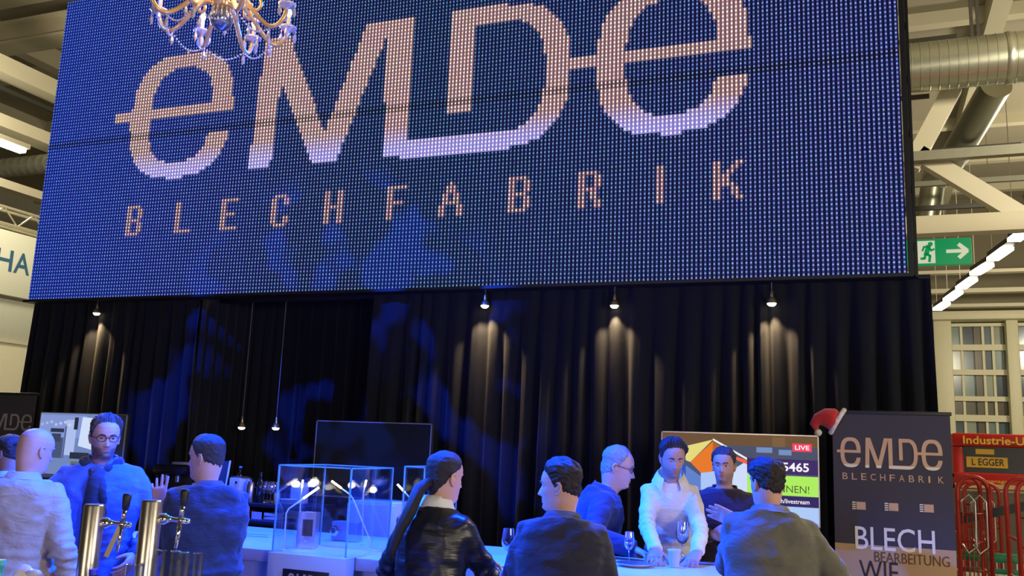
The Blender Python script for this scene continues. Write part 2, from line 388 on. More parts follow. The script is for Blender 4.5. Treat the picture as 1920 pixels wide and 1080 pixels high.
limb(mb, S((.175, .70), (.13, .42)), sh * .17, y_); limb(mb, S((.18, .68), (.23, .55), (.28, .60)), sh * .07, y_); limb(mb, S((.165, .70), (.09, .70), (.06, .56)), sh * .07, y_)
limb(mb, S((.14, .44), (.20, .34), (.185, .14)), sh * .09, y_); limb(mb, S((.12, .42), (.09, .25), (.03, .25)), sh * .09, y_)
mb.build('running_figure', M_GREEN, pnl)
mb = MB(); limb(mb, S((.54, .50), (.88, .50)), sh * .13, -.004); limb(mb, S((.77, .73), (.90, .52)), sh * .14, -.0045); limb(mb, S((.77, .27), (.90, .48)), sh * .14, -.005); mb.build('arrow', M_SIGNW, sg)
for x in (-.15,): MB().b2((x - .008, .02, sh), (x + .008, .04, 13.3 - sg.location.z)).build('hanger', M_DKSTEEL, sg)

# ---------------- left of the video wall
lx = -13.5
def ax_(px, py, X):     # a picture point at side distance X
    r = CM @ np.array([px - 960.0, py - 540.0, FPX]); return CAMP + r * (X / r[0])
fa = ax_(-60, 416, lx); fb = ax_(75, 443, lx); fc = ax_(-60, 538, lx)
zt = ax_(0, 428, lx)[2]; zb = ax_(0, 551, lx)[2]; y0 = ax_(-140, 500, lx)[1]; y1 = 14.5
fs = thing('fascia_banner', 'white fascia banner lettered HA left of the video wall', 'banner', (lx, y0, zb))
MB().b2((-.06, 0, 0), (0, y1 - y0, zt - zb), .01).build('fascia_panel', mat('white_fascia', srgb(214, 214, 190), .6, 0, .02), fs)
M_TEAL = mat('teal_print', srgb(44, 92, 122), .6, 0, .03)
yA0 = ax_(24, 510, lx)[1]; yA1 = ax_(54, 515, lx)[1]; yH1 = ax_(21, 508, lx)[1]; yH0 = yH1 - (yA1 - yA0) * 1.0
zl0 = ax_(35, 512, lx)[2] - zb - .01; zl1 = ax_(35, 473, lx)[2] - zb
for ch, ya, yb in (('H', yH0, yH1), ('A', yA0, yA1)):
    mb = text_mb(ch, yb - ya, zl1 - zl0, .012); mb.xf(Matrix.Rotation(PI / 2, 4, 'Z')); mb.build('letter', M_TEAL, fs, (.006, ya - y0, zl0), False)
ft = thing('fascia_truss', 'pale lattice truss along the top of the white fascia banner', 'truss', (lx, y0, zt + .04))
M_ALU = mat('aluminium_tube', srgb(214, 206, 176), .35, .6, .05)
for dx, dz in ((0, .06), (-.25, .06), (0, .34), (-.25, .34)):
    mb = MB(); mb.tube([(dx, 0, dz), (dx, y1 - y0, dz)], .028, 8); mb.build('truss_chord', M_ALU, ft)
k = 0; yy = 0
while yy < y1 - y0 - .3:
    mb = MB(); mb.tube([(0, yy, .06 if k % 2 else .34), (0, yy + .3, .34 if k % 2 else .06)], .014, 6); mb.build('lattice_bar', M_ALU, ft); yy += .3; k += 1
# standing wall under the fascia, banding
bw = thing('booth_partition', 'cream booth wall below the white fascia banner', 'partition', (lx - .1, y0, 0))
mb = MB(); mb.b2((-.08, 0, 0), (0, y1 - y0, ax_(10, 640, lx)[2]), .01); mb.build('lower_panel', mat('cream_panel', srgb(208, 202, 172), .6, 0, .04), bw)
mb = MB(); mb.b2((-.09, 0, ax_(10, 640, lx)[2] + .04), (-.01, y1 - y0, zb - .05), .01); mb.build('upper_panel', mat('grey_cream_panel', srgb(186, 186, 166), .6, 0, .05), bw)
mb = MB(); mb.b2((-.02, 0, ax_(10, 640, lx)[2] - .01), (.03, y1 - y0, ax_(10, 640, lx)[2] + .05)); mb.build('edge_rail', M_CREAM, bw)
# roof pieces on the left
LY = 17.0
rb = thing('roof_girder', 'cream roof girder crossing high up at the left of the video wall', 'beam', tuple(at(0, 75, LY)))
mb = MB(); mb.b2((-8, -.2, -.28), (14, .2, .28), .03); mb.build('web', M_CREAM, rb)
for z in (-.30, .30):
    mb = MB(); mb.b2((-8, -.34, z - .04), (14, .34, z + .04)); mb.build('flange', M_CREAM, rb)
LX = -19.0
for (pa, w, h, nm, m) in [((0, 125), .5, .42, 'uppermost cream purlin slanting below the roof girder at left', M_CREAM), ((0, 165), .10, .10, 'thin dark conduit slanting across the roof at upper left', M_DKSTEEL), ((0, 232), .6, .30, 'lamp rail with pale covers above the lit tube at left', M_CREAM), ((0, 345), .35, .2, 'lowest cream rail slanting above the fascia truss', M_CREAM)]:
    p = ax_(*pa, LX); t = thing('roof_rail', nm, 'beam', tuple(p))
    mb = MB(); mb.b2((-w / 2, -12, -h / 2), (w / 2, 40, h / 2)); mb.build('rail', m, t)
    for q in (9,): MB().b2((-.02, q - .02, h / 2), (.02, q + .02, max(.3, 13.4 - p[2]))).build('hanger', M_DKSTEEL, t)
p = ax_(0, 265, -17.0); q = ax_(44, 281, -17.0)
tl = thing('tube_lamp', 'single lit tube lamp high at the left edge of the picture', 'lamp', (p[0], p[1] - 1.2, p[2]))
MB().b2((-.10, 0, -.08), (.10, q[1] - p[1] + 1.2, .02), .02).build('diffuser', M_TUBE, tl)
MB().b2((-.14, -.05, .02), (.14, q[1] - p[1] + 1.25, .12)).build('housing', M_CREAM, tl)
MB().b2((-.02, .4, .12), (.02, .44, 13.59 - p[2])).build('hanger', M_DKSTEEL, tl)
p = at(40, 312, 16)
spiral_duct('ventilation_duct', 'round duct crossing the roof below the lit tube at left', (p[0] - 8, 16, p[2]), (p[0] + 6, 16, p[2]), .24, .25)
# ================================================================ LED video wall
DL = 7.5
X0, X1, ZB, ZM, ZT = -8.85, .335, 3.17, 4.997, 6.83
NC, NRW, PCOL = 246, 48, 6
px_, pz_ = (X1 - X0) / NC, (ZM - ZB) / NRW
GLY = {'B': ['111110', '110011', '110011', '110011', '111110', '110011', '110011', '110011', '111110'], 'L': ['110000'] * 8 + ['111111'],
       'E': ['111111', '110000', '110000', '110000', '111110', '110000', '110000', '110000', '111111'], 'C': ['011110', '110011', '110011', '110000', '110000', '110000', '110011', '110011', '011110'],
       'H': ['110011'] * 4 + ['111111'] + ['110011'] * 4, 'F': ['111111', '110000', '110000', '110000', '111110', '110000', '110000', '110000', '110000'],
       'A': ['0001000', '0011100', '0011100', '0110110', '0110110', '0111110', '1100011', '1100011', '1100011'], 'R': ['111110', '110011', '110011', '110011', '111110', '110110', '110110', '110011', '110011'],
       'I': ['11'] * 9, 'K': ['1100011', '1100110', '1101100', '1111000', '1111000', '1111100', '1100110', '1100110', '1100011']}
lit = np.zeros((2 * NRW, NC)); 
for ch, xl in zip('BLECHFABRIK', (-7.52, -6.84, -6.27, -5.63, -4.97, -4.29, -3.73, -3.01, -2.32, -1.64, -1.15)):
    g = GLY[ch]; c0_ = int((xl - X0) / px_); r0_ = int((3.87 - ZB) / pz_)
    for r, row in enumerate(g):
        for c, q in enumerate(row):
            if q == '1': lit[r0_ + 8 - r, c0_ + c] = 1
cxs = X0 + (np.arange(NC) + .5) * px_; czs = ZB + (np.arange(2 * NRW) + .5) * pz_
GX, GZ = np.meshgrid(cxs, czs)
inl = np.zeros_like(lit, bool)
for p in LOGO:
    p = np.array(p); s = None; ok1 = np.ones_like(inl); ok2 = np.ones_like(inl)
    for i in range(len(p)):
        a, b = p[i], p[(i + 1) % len(p)]; cr = (b[0] - a[0]) * (GZ - a[1]) - (b[1] - a[1]) * (GX - a[0]); ok1 &= cr >= -1e-9; ok2 &= cr <= 1e-9
    inl |= ok1 | ok2
nr = np.random.RandomState(3)
t = np.clip((GX - X0) / (X1 - X0), 0, 1)[..., None]; vz = np.clip((GZ - ZB) / (ZT - ZB), 0, 1)[..., None]
S3 = lambda *c: np.array(srgb(*c))
lft = np.clip(1 - t * 2.6, 0, 1)  # blue haze over the left end, painted into the emission colours below
dot = S3(114, 142, 228) * lft + S3(112, 146, 182) * np.clip(1 - abs(t - .55) * 2.6, 0, 1) * (1 - lft) + S3(140, 156, 214) * (1 - lft) * np.clip(abs(t - .55) * 2.6, 0, 1)
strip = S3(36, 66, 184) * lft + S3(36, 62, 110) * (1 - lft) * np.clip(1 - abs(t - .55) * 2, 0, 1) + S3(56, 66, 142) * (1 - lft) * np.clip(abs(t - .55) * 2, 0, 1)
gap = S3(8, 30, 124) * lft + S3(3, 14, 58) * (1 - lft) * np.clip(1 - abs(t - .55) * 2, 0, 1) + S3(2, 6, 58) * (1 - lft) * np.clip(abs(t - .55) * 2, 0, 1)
# the picture itself: pink and cream lettering that turns cold white at its foot, with broad hue swirls
hue = np.array([[noise.noise(Vector((x * 1.7, z * 1.7, 2.0))) for x in cxs] for z in czs])[..., None]
foot = np.clip((4.80 - GZ) / .22, 0, 1)[..., None] * (GZ > 4.3)[..., None]
ld = (S3(250, 224, 214) * (.5 + .5 * np.clip(hue * 2, -1, 1)) + S3(232, 236, 214) * (.5 - .5 * np.clip(hue * 2, -1, 1))) * (1 - foot) + S3(240, 236, 255) * foot
ls = (S3(214, 162, 162) * (1 - foot) + S3(196, 186, 250) * foot); lg = (S3(128, 96, 104) * (1 - foot) + S3(150, 140, 230) * foot)
big = inl[..., None].astype(float); sm = (lit > 0)[..., None].astype(float) * (1 - big)
jit = nr.normal(1, .13, dot.shape) * nr.normal(1, .10, dot.shape[:2] + (1,))
dot = (dot * (1 - big) * (1 - sm) + ld * big * 1.5 + S3(255, 236, 222) * sm * 1.1) * np.clip(jit, .5, 1.5)
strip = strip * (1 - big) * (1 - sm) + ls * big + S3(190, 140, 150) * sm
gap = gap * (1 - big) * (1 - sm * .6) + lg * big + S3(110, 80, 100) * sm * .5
def led_mat(name, base, k):
    m = bpy.data.materials.new(name); m.use_nodes = True; tr_ = m.node_tree; b = tr_.nodes['Principled BSDF']
    b.inputs['Base Color'].default_value = (*base, 1); b.inputs['Roughness'].default_value = .6; b.inputs['Specular IOR Level'].default_value = .05
    a = tr_.nodes.new('ShaderNodeAttribute'); a.attribute_name = 'Col'; tr_.links.new(a.outputs['Color'], b.inputs['Emission Color']); b.inputs['Emission Strength'].default_value = k; return m
M_LEDP = led_mat('led_mesh', (.014, .016, .02), .72); M_LEDD = led_mat('led_dot', (.03, .03, .033), 1.0)
def quads(name, Q, C, m, parent):
    n = len(Q); me = bpy.data.meshes.new(name); V = Q.reshape(-1, 3)
    me.vertices.add(n * 4); me.vertices.foreach_set('co', V.ravel()); me.loops.add(n * 4); me.loops.foreach_set('vertex_index', np.arange(n * 4, dtype=np.int32))
    me.polygons.add(n); me.polygons.foreach_set('loop_start', np.arange(0, n * 4, 4, dtype=np.int32)); me.polygons.foreach_set('loop_total', np.full(n, 4, dtype=np.int32)); me.update()
    at_ = me.color_attributes.new('Col', 'FLOAT_COLOR', 'POINT'); cc = np.ones((n * 4, 4), np.float32); cc[:, :3] = np.repeat(C, 4, 0); at_.data.foreach_set('color', cc.ravel())
    me.materials.append(m); return link(name, me, parent)
def rects(x, z, w, h, y):
    o = np.empty((len(x), 4, 3)); o[..., 1] = y
    for k, (a, b) in enumerate(((-1, -1), (1, -1), (1, 1), (-1, 1))): o[:, k, 0] = x + a * w / 2; o[:, k, 2] = z + b * h / 2
    return o
led = thing('led_video_wall', 'huge blue LED video wall showing the emde lettering', 'screen', (0, 0, 0))
M_LEDF = mat('black_frame', (.010, .011, .013), .45, 0, .2)
per = NC // PCOL
for pr in range(2):
    for pc in range(PCOL):
        rs, cs = slice(pr * NRW, (pr + 1) * NRW), slice(pc * per, (pc + 1) * per)
        xa, xb = X0 + pc * per * px_, X0 + (pc + 1) * per * px_; za, zb_ = (ZB, ZM) if pr == 0 else (ZM, ZT)
        pn = MB().b2((xa + .003, DL + .012, za + .006), (xb - .003, DL + .07, zb_ - .006)).build('led_panel', M_LEDF, led)
        gx, gz = GX[rs, cs].ravel(), GZ[rs, cs].ravel()
        # keep a narrow dark joint where two panels meet
        hh = np.full(len(gx), pz_); 
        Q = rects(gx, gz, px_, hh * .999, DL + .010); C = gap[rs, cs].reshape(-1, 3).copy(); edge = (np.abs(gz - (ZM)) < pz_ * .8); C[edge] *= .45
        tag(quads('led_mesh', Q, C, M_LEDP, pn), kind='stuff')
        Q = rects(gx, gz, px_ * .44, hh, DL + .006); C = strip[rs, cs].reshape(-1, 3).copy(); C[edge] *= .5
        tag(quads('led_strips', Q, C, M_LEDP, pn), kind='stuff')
        Q = rects(gx, gz, px_ * .36, hh * .40, DL); tag(quads('led_dots', Q, dot[rs, cs].reshape(-1, 3), M_LEDD, pn), kind='stuff')
for xx in (X1 + .012,):
    MB().b2((xx, DL - .02, ZB - .02), (xx + .035, DL + .12, ZT + .05)).build('side_frame', M_LEDF, led)
    MB().b2((xx + .045, DL + .02, ZB - .02), (xx + .065, DL + .20, ZT + .05)).build('side_post', M_LEDF, led)
    for i in range(8): MB().b2((xx + .03, DL + .03, ZB + .2 + i * .46), (xx + .06, DL + .06, ZB + .25 + i * .46)).build('clamp', M_DKSTEEL, led)
MB().b2((X0, DL - .06, ZB - .03), (X1 + .04, DL + .1, ZB - .004)).build('bottom_rail', M_LEDF, led)
mb = MB(); mb.tube([(X0 - .3, DL + .2, ZT + .22), (X1 + .3, DL + .2, ZT + .22)], .05, 10); mb.build('top_truss', M_DKSTEEL, led)
# brackets holding the wall, up in the roof
for x in (-8.2, -5.2, -2.2, .1): MB().b2((x - .03, DL + .17, ZT + .2), (x + .03, DL + .23, 13.2)).build('hanger', M_DKSTEEL, led)
# ================================================================ drapes
M_DRAPE = mat('black_molton', srgb(24, 26, 33), .9, 0, .12, 30, .15, 300, spec=.12, sheen=.08)
def drape(name, label, xa, xb, y, zt_, seed, amp=.055, fold=.165, flare=.0, zb=.02):
    r = random.Random(seed); xs = []; off = []
    L = abs(xb - xa); u = 0; cuts = [0]
    while u < L: u += fold * r.uniform(.65, 1.45); cuts.append(u)
    sc = L / cuts[-1]; cuts = [c * sc for c in cuts]
    U = []; Yo = []
    for i in range(len(cuts) - 1):
        d = r.uniform(.6, 1.25)
        for k in range(10):
            q = k / 10; U.append(cuts[i] + (cuts[i + 1] - cuts[i]) * q); Yo.append(d * (math.cos(2 * PI * q) - .25 * math.cos(4 * PI * q + r.uniform(-.2, .2))))
    U.append(L); Yo.append(1.0); nz = 22; V = []; F = []; n = len(U)
    for j in range(nz + 1):
        v = j / nz; z = zt_ + (zb - zt_) * v; a = amp * (.25 + .75 * min(1, v * 3.5)) 
        for i in range(n):
            w = .018 * math.sin(U[i] * 7 + v * 3 + seed) * v + .02 * noise.noise(Vector((U[i] * 3, v * 2.5, seed)))
            x = xa + (xb - xa) * U[i] / L; x += .015 * v * math.sin(U[i] * 5 + seed)
            x += flare * v * (U[i] / L - .5)
            V.append((x, y - a * Yo[i] + w, z))
    for j in range(nz):
        for i in range(n - 1):
            a = j * n + i; F.append((a, a + n, a + n + 1, a + 1))
    o = thing(name, label, 'curtain', (0, 0, 0))
    mb = MB(); mb.v = V; mb.f = F; mb.m = [0] * len(F); mb.build('drape_cloth', M_DRAPE, o, None, True)
    mb = MB(); mb.tube([(xa, y, zt_ + .01), (xb, y, zt_ + .01)], .02, 8); mb.build('curtain_rod', M_BLACK, o)
    return o
drape('stage_curtain', 'black pleated curtain at the left, behind the bald man and the left screen', -8.86, -6.50, 7.62, 3.155, 1, flare=.14)
drape('stage_curtain', 'long black pleated curtain lit by three hanging lamps at right', -4.42, .50, 7.62, 3.155, 2, flare=.05)
drape('stage_curtain', 'flat black curtain set back behind the two low hanging lamps', -7.30, -4.20, 8.45, 3.6, 3, .03, .14)
for xx, lb in ((-6.5, 'short black curtain return at the left side of the recess'), (-4.42, 'short black curtain return at the right side of the recess')):
    o = thing('stage_curtain', lb, 'curtain', (xx, 7.64, 0)); mb = MB(); n = 24
    for i in range(n + 1):
        for z in (.02, 3.5): mb.v.append((.02 * math.sin(i * 1.3), i / n * .82, z))
    mb.f = [(2 * i, 2 * i + 2, 2 * i + 3, 2 * i + 1) for i in range(n)]; mb.m = [0] * n; mb.build('drape_cloth', M_DRAPE, o, None, True)
# ================================================================ hanging lamps
M_BULB = glow('lamp_glow', (1.0, .80, .48), 14)
def pendant(px, py, Y, ztop, label, power, cone=92):
    p = at(px, py, Y)
    o = thing('pendant_lamp', label, 'lamp', tuple(p), group='hanging lamps in front of the curtains')
    mb = MB(); mb.tube([(0, 0, .10), (0, 0, ztop - p[2])], .005, 6); mb.build('cord', mat('grey_cord', (.10, .10, .11), .6), o)
    MB().lathe([(.008, .12), (.016, .10), (.018, .055), (.024, .05)], n=16).build('socket', M_STEEL, o)
    MB().lathe([(.022, .052), (.034, .035), (.042, .012), (.043, .004), (.039, .004), (.030, .03), (.0, .045)], n=20).build('reflector', mat('lamp_metal', (.5, .42, .32), .3, .9), o)
    MB().lathe([(.0001, -.020), (.020, -.017), (.033, -.006), (.036, .004), (.0001, .010)], n=18).build('bulb', M_BULB, o)
    l = bpy.data.lights.new('lamp_light', 'SPOT'); l.energy = power; l.color = (1, .68, .32); l.spot_size = math.radians(cone); l.spot_blend = .45; l.shadow_soft_size = .03
    lo = bpy.data.objects.new('lamp_light', l); COL.objects.link(lo); lo.parent = o; lo.location = (0, 0, -.02)
    return o
pendant(181, 588, 7.538, 3.142, 'hanging lamp on the far left curtain, above the left screen', 95)
pendant(909, 574, 7.538, 3.142, 'hanging lamp above the woman with the ponytail', 95)
pendant(1152, 574, 7.538, 3.142, 'hanging lamp above the grey-haired man with glasses', 95)
pendant(1447, 570, 7.538, 3.142, 'rightmost hanging lamp, above the screen marked LIVE', 95)
rb_z = at(517, 566, 7.95)[2]
rbm = thing('recess_beam', 'black beam across the top of the curtain recess', 'beam', (-5.45, 7.95, rb_z)); MB().b2((-1.02, -.04, 0), (1.0, .04, .08), .006).build('beam_bar', M_BLACK, rbm)
for x in (-1.0, .96): MB().b2((x, -.02, .08), (x + .04, .02, .5)).build('beam_hanger', M_BLACK, rbm)
pendant(453, 802, 7.95, rb_z, 'left one of the two low hanging lamps in the recess', 9)
pendant(517, 803, 7.95, rb_z, 'right one of the two low hanging lamps in the recess', 9)
# ================================================================ bar counter
CF, CB, CZ = 4.51, 5.60, 1.10
CL = atz(200, 1003, CZ)[0] - .05; CR = -.12
ct = thing('bar_counter', 'long white bar counter washed in blue light', 'counter', (CL, CF, 0))
MB().b2((0, 0, CZ - .07), (CR - CL, CB - CF, CZ), .008).build('counter_top', M_WHITE, ct)
n = 5
M_FRONT = mat('white_front_board', (.62, .64, .66), .45, 0, .03)
for i in range(n):
    w = (CR - CL - .2) / n; MB().b2((.1 + w * i + .004, .10, .08), (.1 + w * (i + 1) - .004, .13, CZ - .07), .004).build('front_panel', M_FRONT, ct)
MB().b2((.1, .13, .0), (CR - CL - .1, CB - CF - .1, .08)).build('plinth', M_BLACK, ct)
for x in (.1, CR - CL - .13): MB().b2((x, .13, .08), (x + .03, CB - CF - .1, CZ - .07)).build('end_panel', M_FRONT, ct)
# ================================================================ display case with name plate
def case(name, label, xa, xb, ya, yb, z0, z1, group=None):
    o = thing(name, label, 'display case', ((xa + xb) / 2, ya, z0)); w = (xb - xa) / 2; d = yb - ya; t = .008; h = z1 - z0
    G = M_GLASS
    MB().b2((-w, 0, 0), (w, t, h - t)).build('front_pane', G, o); MB().b2((-w, d - t, 0), (w, d, h - t)).build('back_pane', G, o)
    MB().b2((-w, t, 0), (-w + t, d - t, h - t)).build('side_pane', G, o); MB().b2((w - t, t, 0), (w, d - t, h - t)).build('side_pane', G, o)
    MB().b2((-w, 0, h - t), (w, d, h)).build('top_pane', G, o)
    E_ = mat('polished_glass_edge', (.25, .55, .62), .15, .3, .05)
    for x in (-w, w - .006):
        for y in (0, d - .006): MB().b2((x - .001, y - .001, 0), (x + .007, y + .007, h)).build('glass_edge', E_, o)
    for y in (0, d - .006): MB().b2((-w, y - .001, h - .006), (w, y + .007, h + .001)).build('glass_edge', E_, o)
    for x in (-w, w - .006): MB().b2((x, 0, h - .006), (x + .006, d, h + .001)).build('glass_edge', E_, o)
    return o
ca, cb_ = at(514, 1030, 4.44), at(652, 1045, 4.44); ctop = at(590, 874, 4.44)[2]
pd = thing('display_pedestal', 'white pedestal bearing a black emde plate', 'pedestal', ((ca[0] + cb_[0]) / 2, 4.40, 0))
hw = (cb_[0] - ca[0]) / 2 + .01
MB().b2((-hw, 0, 0), (hw, .10, CZ + .004), .004).build('pedestal_body', M_WHITE, pd)
MB().b2((-hw, .10, CZ), (hw, .52, CZ + .004)).build('pedestal_top', M_WHITE, pd)
pl = MB().b2((-hw * .56, -.006, CZ - .26), (hw * .62, 0, CZ - .075), .001).build('name_plate', mat('black_plate', (.012, .011, .014), .4), pd)
M_COPPER = mat('copper_print', srgb(206, 168, 132), .45, .2, .10, 6)
mb = logo_mb(hw * .95, .105); mb.build('word_mark', M_COPPER, pl, (-hw * .45, -.0075, CZ - .20), False)
gc = case('glass_case', 'clear glass display case on the white emde pedestal', ca[0], cb_[0], 4.42, 4.90, CZ + .006, ctop)
xb2 = at(800, 875, 5.0)[0]
gc2 = case('glass_case', 'second glass display case, partly behind the woman with ponytail', cb_[0] + .03, xb2, 4.98, 5.46, CZ + .001, at(730, 872, 5.0)[2])
M_LED = glow('warm_lamp_tip', (1.0, .78, .45), 6); M_ARM = mat('pale_lamp_arm', (.8, .8, .82), .35, .2)
def case_lamp(base, elbow, tip, label, power=.35):
    o = thing('display_lamp', label, 'lamp', tuple(base), group='bent arm lamps in the glass cases'); b = Vector(base); e = Vector(elbow) - b; t_ = Vector(tip) - b
    MB().lathe([(.016, 0), (.016, .006), (.005, .008)], n=14).build('foot', M_ARM, o)
    mid = e + (t_ - e) * .52
    mb = MB(); mb.tube([(0, 0, .004), e * .5, e * .93, e + (t_ - e) * .07, mid], .0045, 8); mb.build('arm', M_ARM, o, None, True)
    mb = MB(); mb.tube([mid, t_], .0062, 8); mb.build('lamp_tip', M_LED, o, None, True)
    l = bpy.data.lights.new('lamp_light', 'POINT'); l.energy = power; l.color = (1, .85, .62); l.shadow_soft_size = .02
    lo = bpy.data.objects.new('lamp_light', l); COL.objects.link(lo); lo.parent = o; lo.location = t_ + Vector((0, 0, -.03))
zc = CZ + .005
def P(px, py, Y): return at(px, py, Y)
b = P(532, 1022, 4.50); b[2] = zc; case_lamp(b, P(537, 957, 4.50), P(598, 914, 4.58), 'bent arm lamp at the front left corner of the nearer glass case')
b = P(562, 985, 4.82); b[2] = zc; case_lamp(b, P(564, 930, 4.82), P(568, 900, 4.80), 'upright lamp at the back left corner of the nearer glass case')
b = P(668, 1010, 4.80); b[2] = zc; b[0] = cb_[0] - .04; case_lamp(b, P(660, 930, 4.80), P(622, 902, 4.78), 'bent arm lamp at the back right corner of the nearer glass case')
b = P(680, 1010, 5.08); b[2] = zc; case_lamp(b, P(681, 925, 5.08), P(687, 900, 5.08), 'upright lamp at the left of the second glass case')
b = P(778, 1010, 5.3); b[2] = zc; case_lamp(b, P(775, 940, 5.3), P(745, 908, 5.25), 'bent arm lamp at the right of the second glass case')
# sheet-metal samples in the cases
M_SHEET = mat('bright_sheet_metal', (.70, .70, .72), .22, .9, .06)
s0 = atz(632, 1018, zc + .004); so = thing('metal_sample', 'upright sheet metal housing with a window, inside the nearer glass case', 'metal part', (s0[0], 4.66, zc), math.radians(14))
def frame_box(o, w, h, d, wx0, wx1, wz0, wz1):
    MB().b2((-w, 0, 0), (-w * wx0, d, h)).build('cheek', M_SHEET, o); MB().b2((w * wx1, 0, 0), (w, d, h)).build('cheek', M_SHEET, o)
    MB().b2((-w * wx0, 0, 0), (w * wx1, d, h * wz0)).build('lower_lip', M_SHEET, o); MB().b2((-w * wx0, 0, h * wz1), (w * wx1, d, h)).build('upper_lip', M_SHEET, o)
    MB().b2((-w * wx0, d * .6, h * wz0), (w * wx1, d * .7, h * wz1)).build('inner_plate', mat('dark_inner_sheet', (.10, .07, .05), .4, .6), o)
frame_box(so, .055, .205, .07, .45, .7, .34, .80)
mb = MB(); mb.ball((.0, -.004, .045), .008, 8); mb.ball((-.022, -.004, .05), .006, 8); mb.build('button', M_CHROME, so)
s1 = atz(686, 1006, zc); so = thing('metal_sample', 'blue-grey sheet metal box with a round motor, inside the second glass case', 'metal part', (s1[0] + .02, 5.18, zc), math.radians(-6))
MB().b2((-.09, 0, 0), (.09, .09, .115), .003).build('box_shell', mat('grey_sheet', (.30, .36, .45), .4, .5), so)
mb = MB(); mb.lathe([(.0001, 0), (.030, 0), (.034, .006), (.034, .03), (.026, .034), (.0001, .034)], (-.045, 0, .06), 18, (0, -1, 0)); mb.build('motor', M_CHROME, so)
mb = MB(); mb.lathe([(.0001, 0), (.018, 0), (.018, .004), (.0001, .004)], (-.05, -.034, .06), 14, (0, -1, 0)); mb.build('bore', M_BLACK, so)
# ================================================================ screens
M_BEZ = mat('silver_bezel', (.55, .50, .42), .3, .8, .05)
def tv(label, xa, xb, zt_, Y, screen_mat, tag_pole=True):
    w = xb - xa; h = w * .575; o = thing('television', label, 'television', ((xa + xb) / 2, Y, 0))
    MB().b2((-w / 2, .004, zt_ - h), (w / 2, .045, zt_), .004).build('casing', M_BLACK, o)
    for a, b_ in (((-w / 2, -.002, zt_ - .008), (w / 2, .006, zt_)), ((-w / 2, -.002, zt_ - h), (w / 2, .006, zt_ - h + .012)), ((-w / 2, -.002, zt_ - h), (-w / 2 + .008, .006, zt_)), ((w / 2 - .008, -.002, zt_ - h), (w / 2, .006, zt_))):
        MB().b2(a, b_).build('bezel', M_BEZ, o)
    s = MB().b2((-w / 2 + .008, 0, zt_ - h + .012), (w / 2 - .008, .004, zt_ - .008)).build('screen', screen_mat, o)
    mb = MB(); mb.tube([(0, .07, .03), (0, .07, zt_ - h * .4)], .03, 12); mb.build('stand_pole', M_BLACK, o)
    MB().b2((-.3, -.18, 0), (.3, .28, .02), .004).build('stand_foot', M_BLACK, o)
    return o, s, w - .016, h - .02, zt_ - h + .012
def shows(s, w, h, z0, pieces):
    for k, (m, pts) in enumerate(pieces):
        MB().poly([((u - .5) * w, -.0004 * (k + 1), z0 + v * h) for u, v in pts]).build('picture_area', m, s)
R4 = lambda a, b, c, d: [(a, c), (b, c), (b, d), (a, d)]
YT = 6.75
a, b = at(1240, 808, YT), at(1535, 820, YT)
o, s, w, h, z0 = tv('television showing a livestream with a red LIVE badge', a[0], b[0], a[2], YT, scr(70, 84, 110, 1))
shows(s, w, h, z0, [
    (scr(104, 76, 44), R4(0, 1, .87, 1)), (scr(120, 90, 52), R4(.72, .80, .84, .98)), (scr(70, 76, 100), R4(.45, 1, .74, .87)), (scr(112, 140, 190), R4(.62, .72, .80, .86)), (scr(112, 140, 190), R4(.76, .84, .78, .84)),
    (scr(96, 128, 200), [(.16, 0), (.16, .62), (.26, .50), (.27, 0)]), (scr(40, 78, 190), [(.0, 0), (.0, .7), (.16, .62), (.16, 0)]), (scr(170, 196, 244), R4(.26, .57, .0, .62)), (scr(206, 220, 250), [(.56, .1), (.56, .70), (.44, .56), (.44, .1)]),
    (scr(228, 216, 120), [(.15, .84), (.34, .93), (.19, .66), (.16, .68)]), (scr(232, 120, 20), [(.19, .66), (.34, .91), (.335, .56), (.26, .54)]), (scr(176, 96, 26), [(.34, .91), (.50, .72), (.335, .56)]), (scr(240, 100, 60), [(.46, .76), (.57, .70), (.56, .66), (.47, .72)]),
    (scr(238, 238, 244), [(.34, .945), (.34, .92), (.57, .70), (.575, .72)]),
    (scr(58, 34, 98), R4(.56, 1, .565, .735)), (scr(172, 236, 92), R4(.56, 1, .33, .55)), (scr(46, 30, 92), R4(.56, 1, .215, .325)), (scr(226, 216, 218), R4(.56, .80, 0, .21)), (scr(172, 200, 244), R4(.80, 1, 0, .21)),
    (scr(240, 62, 90), R4(.845, .965, .825, .915))])
WHT = scr(246, 240, 250)
for tx, u0, u1, v0, v1, m, bd in [('LIVE', .862, .95, .845, .895, WHT, .02), ('565465', .70, .945, .60, .70, WHT, .02), ('NNEN!', .755, .945, .365, .445, scr(66, 92, 40), 0), ('ch/livestream', .755, .945, .245, .295, WHT, .01)]:
    text('lettering', tx, ((u0 - .5) * w, -.012, z0 + v0 * h), (u1 - u0) * w, (v1 - v0) * h, m, s, bd)
shows(s, w, h, z0, [(scr(150, 206, 84), R4(.775 + i * .021, .775 + i * .021 + .014, .475, .505)) for i in range(8)])
a, b = at(594, 788, YT), at(810, 794, YT)
M_OFF = mat('dark_screen', (.013, .014, .009), .12, 0, .25, 2, spec=.5)
tv('dark switched-off television behind the glass cases', a[0], b[0], a[2], YT, M_OFF)
pc = thing('white_cabinet', 'white cabinet below the dark television', 'cabinet', (at(702, 940, 6.25)[0], 6.22, 0))
MB().b2((-.21, 0, 0), (.21, .28, at(702, 941, 6.22)[2]), .005).build('cabinet_body', M_WHITE, pc)
MB().b2((-.205, -.018, .06), (.205, -.001, at(702, 941, 6.22)[2] - .02), .003).build('cabinet_door', M_WHITE, pc)
a, b = at(77, 772, YT), at(240, 777, YT)
